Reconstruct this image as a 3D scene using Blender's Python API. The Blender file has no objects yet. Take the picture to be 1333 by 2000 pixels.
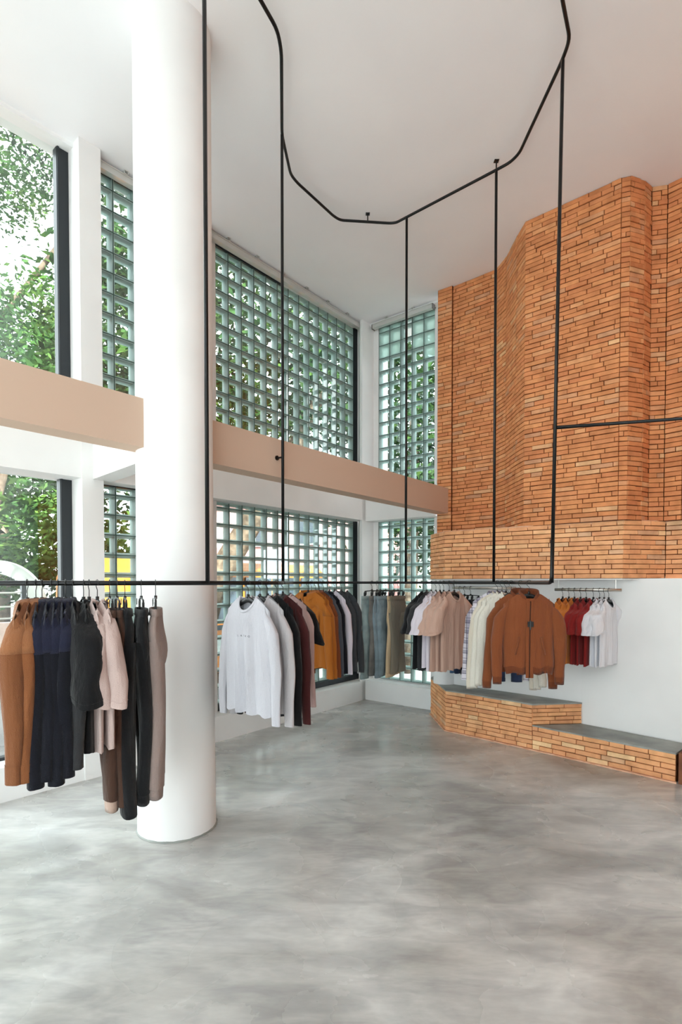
import bpy, math, random
from mathutils import Vector, Matrix
from math import sin, cos, pi, radians, sqrt, hypot, atan2

S = bpy.context.scene
C = S.collection
random.seed(7)

# ------------------------------------------------------------------ camera, sky, exposure
CAMH, FPX, TH = 1.70, 1060.0, radians(1.3)
cam = bpy.data.cameras.new('camera'); cam_o = bpy.data.objects.new('camera', cam); C.objects.link(cam_o)
cam.sensor_fit = 'AUTO'; cam.sensor_width = 36.0; cam.lens = FPX / 2000 * 36
cam.shift_y = (1137 + FPX * math.tan(TH) - 1000) / 2000
cam.clip_start = 0.05; cam.clip_end = 300
cam_o.location = (0, 0, CAMH); cam_o.rotation_euler = (pi / 2 - TH, 0, 0)
S.camera = cam_o
S.view_settings.view_transform = 'Standard'; S.view_settings.look = 'None'
S.view_settings.gamma = 1.0; S.view_settings.use_curve_mapping = False
S.view_settings.exposure = 1.96
try:
    S.cycles.max_bounces = 10; S.cycles.diffuse_bounces = 6; S.cycles.glossy_bounces = 3; S.cycles.transparent_max_bounces = 16
    S.cycles.sample_clamp_indirect = 6.0
    S.cycles.caustics_reflective = False; S.cycles.caustics_refractive = False
except Exception: pass
W = bpy.data.worlds.new('sky'); S.world = W; W.use_nodes = True
nt = W.node_tree; nt.nodes.clear()
wo = nt.nodes.new('ShaderNodeOutputWorld'); bg = nt.nodes.new('ShaderNodeBackground')
tc = nt.nodes.new('ShaderNodeTexCoord'); no = nt.nodes.new('ShaderNodeTexNoise'); cr = nt.nodes.new('ShaderNodeValToRGB')
no.inputs['Scale'].default_value = 2.2; no.inputs['Detail'].default_value = 4
cr.color_ramp.elements[0].position = 0.3; cr.color_ramp.elements[0].color = (0.80, 0.90, 1.0, 1)
cr.color_ramp.elements[1].position = 0.65; cr.color_ramp.elements[1].color = (1, 1, 1, 1)
nt.links.new(tc.outputs['Generated'], no.inputs['Vector']); nt.links.new(no.outputs['Fac'], cr.inputs['Fac'])
nt.links.new(cr.outputs['Color'], bg.inputs['Color']); nt.links.new(bg.outputs[0], wo.inputs[0])
bg.inputs["Strength"].default_value = 2.0

sun = bpy.data.lights.new('sun', 'SUN'); sun.energy = 14.0; sun.angle = radians(4); sun.color = (1, .97, .93)
sun_o = bpy.data.objects.new('sun', sun); C.objects.link(sun_o); sun_o.rotation_euler = Vector((-.32, .62, -.75)).to_track_quat('-Z', 'Y').to_euler()

# ------------------------------------------------------------------ helpers
def lin(r, g, b):
    f = lambda c: (c / 255 / 12.92) if c / 255 <= 0.04045 else ((c / 255 + 0.055) / 1.055) ** 2.4
    return (f(r), f(g), f(b), 1)

def mat(name, col, rough=0.6, metal=0.0, spec=0.5, **k):
    m = bpy.data.materials.new(name); m.use_nodes = True
    b = m.node_tree.nodes['Principled BSDF']
    b.inputs['Base Color'].default_value = col; b.inputs['Roughness'].default_value = rough
    b.inputs['Metallic'].default_value = metal; b.inputs['Specular IOR Level'].default_value = spec
    return m

def nodes(m): return m.node_tree.nodes, m.node_tree.links, m.node_tree.nodes['Principled BSDF']

def noisy(m, c1, c2, scale=5, detail=6, stretch=(1, 1, 1), bump=0.0, bscale=None, lo=0.35, hi=0.65, rnd=0.0, coord='Object'):
    N, L, b = nodes(m)
    t = N.new('ShaderNodeTexCoord'); mp = N.new('ShaderNodeMapping'); mp.inputs['Scale'].default_value = stretch
    L.new(t.outputs[coord], mp.inputs['Vector'])
    n = N.new('ShaderNodeTexNoise'); n.inputs['Scale'].default_value = scale; n.inputs['Detail'].default_value = detail
    L.new(mp.outputs[0], n.inputs['Vector'])
    r = N.new('ShaderNodeValToRGB'); r.color_ramp.elements[0].position = lo; r.color_ramp.elements[1].position = hi
    r.color_ramp.elements[0].color = c1; r.color_ramp.elements[1].color = c2
    L.new(n.outputs['Fac'], r.inputs['Fac']); out = r.outputs['Color']
    if rnd:
        oi = N.new('ShaderNodeObjectInfo'); hs = N.new('ShaderNodeHueSaturation')
        mr = N.new('ShaderNodeMapRange'); mr.inputs['To Min'].default_value = 1 - rnd; mr.inputs['To Max'].default_value = 1 + rnd
        L.new(oi.outputs['Random'], mr.inputs['Value']); L.new(mr.outputs[0], hs.inputs['Value']); L.new(out, hs.inputs['Color']); out = hs.outputs[0]
    L.new(out, b.inputs['Base Color'])
    if bump:
        n2 = N.new('ShaderNodeTexNoise'); n2.inputs['Scale'].default_value = bscale or scale; n2.inputs['Detail'].default_value = 5
        L.new(mp.outputs[0], n2.inputs['Vector'])
        bp = N.new('ShaderNodeBump'); bp.inputs['Strength'].default_value = bump; bp.inputs['Distance'].default_value = 0.01
        L.new(n2.outputs['Fac'], bp.inputs['Height']); L.new(bp.outputs[0], b.inputs['Normal'])
    return m

class MB:
    def __init__(s): s.v = []; s.f = []; s.m = []
    def add(s, vs, fs, mi=0):
        o = len(s.v); s.v += [tuple(p) for p in vs]; s.f += [tuple(i + o for i in f) for f in fs]; s.m += [mi] * len(fs)
    def box(s, x0, x1, y0, y1, z0, z1, mi=0):
        s.add([(x0,y0,z0),(x1,y0,z0),(x1,y1,z0),(x0,y1,z0),(x0,y0,z1),(x1,y0,z1),(x1,y1,z1),(x0,y1,z1)],
              [(0,3,2,1),(4,5,6,7),(0,1,5,4),(1,2,6,5),(2,3,7,6),(3,0,4,7)], mi)
    def prism(s, pts, z0, z1, mi=0):
        n = len(pts)
        a = sum(pts[i][0]*pts[(i+1)%n][1]-pts[(i+1)%n][0]*pts[i][1] for i in range(n))
        if a < 0: pts = pts[::-1]
        s.add([(p[0], p[1], z0) for p in pts] + [(p[0], p[1], z1) for p in pts],
              [tuple(range(n))[::-1], tuple(range(n, 2*n))] + [(i, (i+1)%n, n+(i+1)%n, n+i) for i in range(n)], mi)
    def loft(s, rings, cap0=True, cap1=True, mi=0, closed=True):
        n = len(rings[0]); vs = [p for r in rings for p in r]; fs = []
        for k in range(len(rings)-1):
            for i in range(n if closed else n-1):
                j = (i+1) % n; fs.append((k*n+i, k*n+j, (k+1)*n+j, (k+1)*n+i))
        if cap0: fs.append(tuple(range(n))[::-1])
        if cap1: fs.append(tuple((len(rings)-1)*n+i for i in range(n)))
        s.add(vs, fs, mi)
    def tube(s, pts, r, n=10, mi=0, r2=None, cap=True):
        pts = [Vector(p) for p in pts]; rings = []; up = None
        for i, p in enumerate(pts):
            a = pts[max(i-1, 0)]; b = pts[min(i+1, len(pts)-1)]; t = (b-a).normalized()
            if up is None: up = Vector((0,0,1)) if abs(t.z) < .9 else Vector((1,0,0))
            x = up.cross(t)
            if x.length < 1e-4: x = Vector((1,0,0)).cross(t)
            x.normalize(); y = t.cross(x).normalized(); up = y
            rr = r[i] if isinstance(r, (list, tuple)) else r; ry = r2 if r2 else rr
            rings.append([p + x*cos(2*pi*k/n)*rr + y*sin(2*pi*k/n)*ry for k in range(n)])
        s.loft(rings, cap, cap, mi)
    def build(s, name, mats, parent=None, smooth=False, loc=None, rz=0):
        me = bpy.data.meshes.new(name); me.from_pydata(s.v, [], s.f)
        for m in (mats if isinstance(mats, (list, tuple)) else [mats]): me.materials.append(m)
        if any(s.m): me.polygons.foreach_set('material_index', s.m)
        if smooth: me.polygons.foreach_set('use_smooth', [True]*len(s.f))
        me.update()
        o = bpy.data.objects.new(name, me); C.objects.link(o)
        if parent: o.parent = parent
        if loc is not None: o.location = loc
        o.rotation_euler.z = rz
        return o

def inst(name, me, parent, loc, rz=0, scale=None):
    o = bpy.data.objects.new(name, me); C.objects.link(o); o.parent = parent; o.location = loc; o.rotation_euler.z = rz
    if scale: o.scale = scale
    return o
def tag(o, label=None, cat=None, group=None, kind=None):
    if label: o['label'] = label
    if cat: o['category'] = cat
    if group: o['group'] = group
    if kind: o['kind'] = kind
    return o
def empty(name, loc=(0,0,0), rz=0, parent=None):
    o = bpy.data.objects.new(name, None); C.objects.link(o); o.location = loc; o.rotation_euler.z = rz; o.empty_display_size = .1
    if parent: o.parent = parent
    return o
def rounded(pts, r=0.06, n=4):
    out = [Vector(pts[0])]
    for i in range(1, len(pts)-1):
        a, p, b = Vector(pts[i-1]), Vector(pts[i]), Vector(pts[i+1])
        da = (a-p); db = (b-p); rr = min(r, da.length*.45, db.length*.45); A = p+da.normalized()*rr; B = p+db.normalized()*rr
        for k in range(n+1):
            t = k/n; out.append(A*(1-t)**2 + p*2*t*(1-t) + B*t*t)
    out.append(Vector(pts[-1])); return out

# ------------------------------------------------------------------ materials
white = noisy(mat('white_plaster', lin(236,234,230), .75, spec=.25), lin(238,237,236), lin(229,228,227), 1.2, 3, bump=.05, bscale=6)
ceil_m = noisy(mat('ceiling_paint', lin(244,243,245), .85, spec=.2), lin(246,245,247), lin(240,239,242), .8, 3)
beam_bounce_m = mat('beam_bounce_tint', lin(206,180,160), .8, spec=.2)  # warm bounce from the brick wall put into the beam colour
dark = mat('dark_metal', lin(40,44,48), .45, .3)
pipe_m = mat('black_pipe', lin(22,22,23), .38, .4)
steel = mat('steel', lin(196,192,184), .28, 1.0)
plastic = mat('black_plastic', lin(26,26,27), .4)
cement = noisy(mat('cement_top', lin(140,143,138), .55), lin(126,130,126), lin(158,160,154), 4, 6, bump=.08, bscale=20)
mortar = noisy(mat('brick_mortar', lin(88,48,28), .95, spec=.1), lin(74,38,20), lin(112,64,38), 14, 5, bump=.3, bscale=60)
ledge_m = noisy(mat('ledge_mortar', lin(214,164,134), .9, spec=.1), lin(204,150,118), lin(226,182,154), 12, 5, bump=.2, bscale=40)

# brick: every brick its own tone by Object Info random
brick_m = mat('clay_brick', lin(200,120,72), .85, spec=.15)
def setup_brick(m, pale=False):
    N, L, b = nodes(m)
    oi = N.new('ShaderNodeObjectInfo'); r = N.new('ShaderNodeValToRGB'); e = r.color_ramp.elements
    e[0].position = 0; e[0].color = lin(206,138,94); e[1].position = 1; e[1].color = lin(236,188,140)
    for p, c in ((.25, lin(218,146,98)), (.5, lin(224,156,106)), (.72, lin(212,138,94)), (.88, lin(228,166,118)), (.95, lin(204,152,118))):
        x = e.new(p); x.color = c
    if pale:  # lit version: tone raised in place of stronger light
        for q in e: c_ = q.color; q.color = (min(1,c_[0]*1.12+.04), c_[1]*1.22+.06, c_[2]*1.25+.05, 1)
    gi = N.new('ShaderNodeNewGeometry'); ad = N.new('ShaderNodeMath'); fc = N.new('ShaderNodeMath'); fc.operation = 'FRACT'
    L.new(oi.outputs['Random'], ad.inputs[0]); L.new(gi.outputs['Random Per Island'], ad.inputs[1]); L.new(ad.outputs[0], fc.inputs[0]); L.new(fc.outputs[0], r.inputs['Fac'])
    t = N.new('ShaderNodeTexCoord'); n = N.new('ShaderNodeTexNoise'); n.inputs['Scale'].default_value = 9; n.inputs['Detail'].default_value = 7
    g = N.new('ShaderNodeNewGeometry'); L.new(g.outputs['Position'], n.inputs['Vector'])
    mx = N.new('ShaderNodeMix'); mx.data_type = 'RGBA'; mx.blend_type = 'MULTIPLY'; mx.inputs['Factor'].default_value = .55
    r2 = N.new('ShaderNodeValToRGB'); r2.color_ramp.elements[0].position = .3; r2.color_ramp.elements[0].color = (.62,.52,.45,1)
    r2.color_ramp.elements[1].position = .62; r2.color_ramp.elements[1].color = (1.05,1.0,.95,1)
    L.new(n.outputs['Fac'], r2.inputs['Fac']); L.new(r.outputs[0], mx.inputs['A']); L.new(r2.outputs[0], mx.inputs['B'])
    L.new(mx.outputs['Result'], b.inputs['Base Color'])
    n2 = N.new('ShaderNodeTexNoise'); n2.inputs['Scale'].default_value = 70; n2.inputs['Detail'].default_value = 4; L.new(g.outputs['Position'], n2.inputs['Vector'])
    bp = N.new('ShaderNodeBump'); bp.inputs['Strength'].default_value = .5; bp.inputs['Distance'].default_value = .006
    L.new(n2.outputs['Fac'], bp.inputs['Height']); L.new(bp.outputs[0], b.inputs['Normal'])
setup_brick(brick_m)
brick_lit = mat('lit_clay_brick', lin(226,170,120), .85, spec=.15); setup_brick(brick_lit, True)  # lighter copy of the clay brick; light on band and bench painted in

# floor: polished cement, cloudy with trowel streaks and scratches
floor_m = mat('polished_cement', lin(165,165,163), .3)
def setup_floor(m):
    N, L, b = nodes(m)
    g = N.new('ShaderNodeNewGeometry')
    def noise(scale, detail, st=(1,1,1), rot=0, dist=0):
        mp = N.new('ShaderNodeMapping'); mp.inputs['Scale'].default_value = st; mp.inputs['Rotation'].default_value = (0,0,rot)
        L.new(g.outputs['Position'], mp.inputs['Vector']); n = N.new('ShaderNodeTexNoise')
        n.inputs['Scale'].default_value = scale; n.inputs['Detail'].default_value = detail; n.inputs['Distortion'].default_value = dist
        L.new(mp.outputs[0], n.inputs['Vector']); return n.outputs['Fac']
    def ramp(f, p0, c0, p1, c1):
        r = N.new('ShaderNodeValToRGB'); r.color_ramp.elements[0].position = p0; r.color_ramp.elements[0].color = c0
        r.color_ramp.elements[1].position = p1; r.color_ramp.elements[1].color = c1; L.new(f, r.inputs['Fac']); return r.outputs['Color']
    def mix(a, bb, mode, fac):
        x = N.new('ShaderNodeMix'); x.data_type = 'RGBA'; x.blend_type = mode
        if isinstance(fac, float): x.inputs['Factor'].default_value = fac
        else: L.new(fac, x.inputs['Factor'])
        L.new(a, x.inputs['A']); L.new(bb, x.inputs['B']); return x.outputs['Result']
    c = ramp(noise(.9, 8, (1,1.5,1), .5, .8), .34, lin(160,158,154), .66, lin(204,204,202))
    c = mix(c, ramp(noise(2.4, 9, (1,2.6,1), -.6, 1.2), .36, (.78,.78,.79,1), .62, (1.1,1.1,1.09,1)), 'MULTIPLY', .8)
    c = mix(c, ramp(noise(14, 6, (1,3,1), .3), .35, (.9,.9,.9,1), .7, (1.05,1.05,1.05,1)), 'MULTIPLY', .7)
    warp = ramp(noise(3.2, 3, (1, 26, 1), .9, .7), .70, (0,0,0,1), .706, (1,1,1,1))
    wr_ = warp.node.color_ramp.elements.new(.714); wr_.color = (0,0,0,1)
    wc = N.new('ShaderNodeRGB'); wc.outputs[0].default_value = lin(214,213,210)
    sf = N.new('ShaderNodeMath'); sf.operation = 'MULTIPLY'; sf.inputs[1].default_value = .3; L.new(warp, sf.inputs[0])
    c = mix(c, wc.outputs[0], 'MIX', sf.outputs[0])
    L.new(c, b.inputs['Base Color'])
    rr = ramp(noise(1.6, 7, (1,1,1), 0, .8), .3, (.18,)*3+(1,), .7, (.36,)*3+(1,)); L.new(rr, b.inputs['Roughness'])
    bp = N.new('ShaderNodeBump'); bp.inputs['Strength'].default_value = .03; bp.inputs['Distance'].default_value = .01
    L.new(noise(3, 5), bp.inputs['Height']); L.new(bp.outputs[0], b.inputs['Normal'])
    b.inputs['Specular IOR Level'].default_value = .6
setup_floor(floor_m)

# glass
def glass_mat(name, tint, gloss=.08, extra=None, rough=.0):
    m = bpy.data.materials.new(name); m.use_nodes = True; N = m.node_tree.nodes; L = m.node_tree.links; N.clear()
    o = N.new('ShaderNodeOutputMaterial'); t = N.new('ShaderNodeBsdfTransparent'); t.inputs[0].default_value = tint
    g = N.new('ShaderNodeBsdfGlossy'); g.inputs['Roughness'].default_value = rough; g.inputs[0].default_value = (1,1,1,1)
    fr = N.new('ShaderNodeLayerWeight'); fr.inputs[0].default_value = .35; mr = N.new('ShaderNodeMapRange')
    mr.inputs['To Min'].default_value = gloss*.4; mr.inputs['To Max'].default_value = gloss*3
    L.new(fr.outputs['Facing'], mr.inputs['Value'])
    mx = N.new('ShaderNodeMixShader'); L.new(mr.outputs[0], mx.inputs[0]); L.new(t.outputs[0], mx.inputs[1]); L.new(g.outputs[0], mx.inputs[2])
    last = mx.outputs[0]
    if extra:
        col, fac = extra; d = N.new('ShaderNodeBsdfTranslucent'); d.inputs[0].default_value = col
        d2 = N.new('ShaderNodeBsdfDiffuse'); d2.inputs[0].default_value = col; a = N.new('ShaderNodeMixShader'); a.inputs[0].default_value = .4
        L.new(d.outputs[0], a.inputs[1]); L.new(d2.outputs[0], a.inputs[2])
        x = N.new('ShaderNodeMixShader'); x.inputs[0].default_value = fac; L.new(last, x.inputs[1]); L.new(a.outputs[0], x.inputs[2]); last = x.outputs[0]
    L.new(last, o.inputs[0]); return m
clear_glass = glass_mat('window_glass', (.93,.97,.96,1), .10)
pane_glass = glass_mat('block_pane', (.82,.88,.87,1), .12)
rim_glass = glass_mat('block_rim', (.62,.76,.73,1), .14, (lin(208,224,220), .82), .15)
ribbed_glass = glass_mat('ribbed_pane', (.7,.85,.82,1), .10, (lin(196,216,208), .6), .2)
joint_m = mat('block_joint', lin(70,92,86), .7)

# ------------------------------------------------------------------ plan (x right, y away from the camera)
H = 5.42
Cn = Vector((.353, 7.834)); dA = Vector((.622, .783)); nA = Vector((-.783, .622))       # wall on the left, far half
P0 = Vector((-2.20, 4.62)); dL = Vector((.653, .757)); nL = Vector((-.757, .653))       # wall on the left, near half
dB = Vector((.787, -.617)); nB = Vector((.617, .787))                                  # far wall
def wl(o, d, n, s, t): p = o + d*s + n*t; return (p.x, p.y)
def seg(mb, o, d, n, s0, s1, t0, t1, z0, z1, mi=0):
    mb.prism([wl(o,d,n,s0,t0), wl(o,d,n,s1,t0), wl(o,d,n,s1,t1), wl(o,d,n,s0,t1)], z0, z1, mi)
SB = 1.12   # length of far wall to the brick corner
# floor and ceiling
room = [(-5.4,-3.5),(5.2,-3.5),(5.2,3.2),(4.2,4.3),(2.6,6.4),(1.7,7.6), (.6,8.6), wl(Cn,dA,nA,.3,.4), wl(Cn,dA,nA,-3.36,.4), (-5.75,1.1)]
f = MB(); f.prism(room, -.12, 0); tag(f.build('floor', floor_m), kind='structure')
f = MB(); f.prism([(-5.62,-3.75),(5.45,-3.75),(5.45,3.4),(2.6,6.9),(1.75,7.8),(.95,8.4),(.55,8.75),wl(Cn,dA,nA,.3,.33),wl(Cn,dA,nA,-3.36,.33),wl(P0,dL,nL,-4.95,.33),(-5.62,1.1)], H, H+.2); tag(f.build('ceiling', ceil_m), kind='structure')

f = MB()   # left wall: sills, edge beam above the lower windows, piers
for o, d, n, s0, s1 in ((Cn,dA,nA,-3.36,.0), (P0,dL,nL,-4.9,.73)):
    seg(f, o,d,n, s0, s1, 0, .32, 0, .27)
    seg(f, o,d,n, s0, s1, 0, .32, 2.585, 2.96)
    seg(f, o,d,n, s0, s1, .1, .32, 5.385, H)
f2 = f
seg(f2, P0,dL,nL, 0, .185, -.012, .32, 0, H)                 # pier between clear window and glass blocks
seg(f2, Cn,dA,nA, -3.36, -2.75, 0, .32, 0, H)                # pier behind the column
seg(f2, P0,dL,nL, -3.5, -3.2, 0, .32, 0, H)
seg(f2, P0,dL,nL, -4.9, -4.75, 0, .32, 0, H); seg(f2, P0,dL,nL, -4.75, -3.5, .02, .30, 2.96, H)  # upper bay out of view, walled up to cut light on column and beam
seg(f2, Cn,dA,nA, -2.75, -2.54, .17, .30, .27, H)
f2.prism([wl(Cn,dA,nA,a_,b_) for a_,b_ in ((-.08,0),(.2,0),(.2,.32),(.09,.32),(.09,.19),(-.08,.04))], 0, H)                    # corner pier
f2.build('wall_left', white); tag(bpy.data.objects['wall_left'], kind='structure')
f = MB()   # far wall
seg(f, Cn,dB,nB, 0, SB, 0, .3, 0, .28); seg(f, Cn,dB,nB, 0, SB, 0, .3, 2.575, 2.96); seg(f, Cn,dB,nB, 0, SB, .1, .3, 5.39, H)
seg(f, Cn,dB,nB, -.02, .085, .2, .45, 0, H)
seg(f, Cn,dB,nB, 1.0, SB+.2, .2, .34, 0, H)
tag(f.build('wall_back', white), kind='structure')

# walls out of view that close the shop
f = MB()
f.box(-5.6,-5.4, -3.5,.95, 0,.3); f.box(-5.6,-5.4,-3.5,.95,2.7,H); f.box(-5.6,-5.4,-3.5,-3.2,0,H); f.box(-5.6,-5.4,.8,1.0,0,H); f.box(-5.6,-5.4,-1.3,-1.1,0,H)  # unseen upper side bays made solid to cut light on the column
tag(f.build('wall_side', white), kind='structure')
f = MB()
f.box(-5.6,-4.4,-3.7,-3.5,0,H); f.box(-4.4,.6,-3.7,-3.5,2.7,3.1); f.box(-4.4,.6,-3.7,-3.5,5.1,H); f.box(-2.0,-1.8,-3.7,-3.5,0,H); f.box(.6,5.4,-3.7,-3.5,0,H)
tag(f.build('wall_front', white), kind='structure')
brick_far = noisy(mat('clay_brick_plain', lin(205,128,78), .9, spec=.1), lin(190,112,66), lin(222,150,96), 6, 8, bump=.3, bscale=30)
f = MB(); f.box(5.2,5.4,-3.5,3.3,0,1.735); tag(f.build('wall_right_lower', white), kind='structure')
f = MB(); f.box(5.15,5.4,-3.5,3.3,1.735,H); tag(f.build('wall_right_upper', brick_far), kind='structure')

# ------------------------------------------------------------------ brickwork
def unit_brick(seed, bm_=None):
    R = random.Random(seed); c = .07; v = []
    j = lambda a: a*(1 + R.uniform(-.012, .012))
    cx, cz = .012, .07
    back = [(-.5,1,-.5),(.5,1,-.5),(.5,1,.5),(-.5,1,.5)]
    mid = [(-.5,.08,-.5),(.5,.08,-.5),(.5,.08,.5),(-.5,.08,.5)]
    fr = [(-.5+cx,0,-.5+cz),(.5-cx,0,-.5+cz),(.5-cx,0,.5-cz),(-.5+cx,0,.5-cz)]
    fr = [(x+R.uniform(-.006,.006), y, z+R.uniform(-.035,.035)) for x,y,z in fr]
    v = back+mid+fr
    fs = [(0,1,2,3)] + [(i,4+i,4+(i+1)%4,(i+1)%4) for i in range(4)] + [(4+i,8+i,8+(i+1)%4,4+(i+1)%4) for i in range(4)] + [(8,11,10,9)]
    me = bpy.data.meshes.new('brick'); me.from_pydata(v, [], fs); me.materials.append(bm_ or brick_m); me.update()
    import bmesh
    bm = bmesh.new(); bm.from_mesh(me); bmesh.ops.recalc_face_normals(bm, faces=bm.faces); bm.to_mesh(me); bm.free()
    return me
BR = [unit_brick(i) for i in range(8)]; BP = [unit_brick(i, brick_lit) for i in range(8)]
CH, BL, J = .0454, .218, .0058
def lay(parent, p0, p1, z0, z1, rng, off=0.0, count=None, jitter=.004, ext0=0, ext1=0, pale=False):
    """one flat run of bricks, p0 -> p1 seen left to right from the room, faces on that line"""
    d = Vector((p1[0]-p0[0], p1[1]-p0[1])); L = d.length; d.normalize(); n = Vector((-d.y, d.x))     # n points into the wall
    ang = atan2(d.y, d.x); rows = int(round((z1-z0)/CH)); ch = (z1-z0)/rows
    for r in range(rows):
        zc = z0 + ch*(r+.5)
        s = -BL*(.5 if r % 2 else 0) - off - rng.uniform(0, .05)
        while s < L+ext1:
            l = BL*rng.uniform(.88, 1.12)
            if rng.random() < .08: l *= .55
            a, b = max(s, -ext0), min(s+l, L+ext1)
            if (L+ext1)-b < .035: b = L+ext1; l = b-s
            if a-(-ext0) < .035 and a > -ext0: a = -ext0
            s += l
            if b-a < .03: continue
            w = b-a-J; dep = rng.uniform(-jitter, jitter*.6)
            c = Vector(p0) + d*((a+b)/2) + n*(dep)
            o = inst('brick', (BP if pale else BR)[rng.randrange(8)], parent, (c.x, c.y, zc + rng.uniform(-.001,.001)), ang + rng.uniform(-.012,.012),
                     (w, .045, ch-J*rng.uniform(.7,1.25)))
            o.rotation_euler.y = rng.uniform(-.012, .012)

def merge_past_limit(parent, limit=300):
    """keep the bricks nearest the camera as parts of their own, the rest become one part of kind stuff"""
    br = [o for o in parent.children if o.name.split('.')[0] == 'brick']
    if len(br) <= limit: return
    br.sort(key=lambda o: (o.location.x/o.location.y > .635, o.location.length)); mb = MB(); m0 = br[0].data.materials[0]
    for o in br[limit:]:
        M_ = Matrix.LocRotScale(o.location, o.rotation_euler, o.scale)
        mb.add([tuple(M_ @ v.co) for v in o.data.vertices], [tuple(p.vertices) for p in o.data.polygons]); bpy.data.objects.remove(o)
    mb.build('brick_courses', m0, parent)['kind'] = 'stuff'
def brick_wall(name, pts, z0, z1, seed, kind='structure', backing=True, offs=None, exts=None, mats=None, jitter=.004, pale=False):
    rng = random.Random(seed); mb = MB()
    for a, b in zip(pts[:-1], pts[1:]):
        d = (Vector(b)-Vector(a)).normalized(); n = Vector((-d.y, d.x)); A = Vector(a)-d*.0; B = Vector(b)+d*.0
        mb.prism([tuple(A+n*.008), tuple(B+n*.008), tuple(B+n*.16), tuple(A+n*.16)], z0, z1)
    for a, v, b in zip(pts[:-2], pts[1:-1], pts[2:]):
        d1 = (Vector(v)-Vector(a)).normalized(); d2 = (Vector(b)-Vector(v)).normalized(); n1 = Vector((-d1.y, d1.x)); n2 = Vector((-d2.y, d2.x)); V_ = Vector(v)
        if d1.cross(d2) < 0: mb.prism([tuple(V_+(n1+n2)*.004), tuple(V_+n1*.16), tuple(V_+(n1+n2)*.1), tuple(V_+n2*.16)], z0, z1)
    o = mb.build(name, mats or mortar); tag(o, kind=kind)
    for i, (a, b) in enumerate(zip(pts[:-1], pts[1:])): lay(o, a, b, z0, z1, rng, off=(i*.07) % .2, jitter=jitter, pale=pale)
    merge_past_limit(o); return o
BT = 2.28; BB = 1.735      # top and underside of the projecting band
brick_wall('wall_back_right', [(1.40,6.925),(1.845,6.535)], BT, H, 11, jitter=.006)
brick_wall('wall_back_corner', [(1.235,7.01),(1.395,6.89)], BT, H, 15, jitter=.006)
brick_wall('wall_right_niche', [(1.845,6.535),(1.89,6.28),(1.892,5.93),(1.905,5.68)], BT, H, 12)
brick_wall('wall_right', [(1.905,5.68),(2.583,5.075)], BT, H, 13, jitter=.008)
brick_wall('wall_right_recess', [(2.583,5.075),(2.655,5.05),(2.82,5.11),(2.93,5.19),(3.06,5.16),(3.16,5.05),(3.42,4.79)], BT, H, 14, jitter=.008)
f = MB(); f.prism([(3.40,4.815),(5.2,3.0),(5.4,3.3),(3.4,5.4),(3.05,5.4),(3.05,5.30)], BT, H); tag(f.build('wall_right_end', brick_far), kind='structure')
# the band that hangs forward under it
band_pts = [(1.105,6.72),(1.19,6.25),(2.645,5.085),(3.10,5.19),(3.27,5.02),(3.42,4.86)]
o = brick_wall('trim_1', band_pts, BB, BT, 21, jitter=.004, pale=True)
f = MB(); f.prism([(1.12,6.72),(1.205,6.262),(2.645,5.10),(3.10,5.205),(3.42,4.87),(5.2,3.05),(5.4,3.4),(3.7,5.6),(2.2,7.2),(1.4,7.3)], BB-.012, BB+.02)
tag(f.build('trim_2', white), kind='structure')
f = MB(); f.prism([(1.11,6.72),(1.195,6.255),(2.645,5.088),(3.10,5.195),(3.42,4.86),(3.6,5.1),(2.4,6.6),(1.5,7.1),(1.25,7.03)], BT-.02, BT+.006)
tag(f.build('trim_3', ledge_m), kind='structure')
f = MB(); f.prism([(3.38,4.885),(5.2,3.04),(5.4,3.3),(3.6,5.3),(3.2,5.3)], BB, BT); tag(f.build('trim_4', brick_far), kind='structure')
# white wall below the band
f = MB()
wp = [(1.20,7.20),(1.30,6.56),(2.46,5.525),(3.08,4.87),(3.95,3.98),(5.2,2.75)]
for a, b in zip(wp[:-1], wp[1:]):
    d = (Vector(b)-Vector(a)).normalized(); n = Vector((-d.y, d.x)); A = Vector(a)-d*.02; B = Vector(b)+d*.05
    f.prism([tuple(A), tuple(B), tuple(B+n*.2), tuple(A+n*.2)], 0, BB)
tag(f.build('wall_right_base', white), kind='structure')

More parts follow.
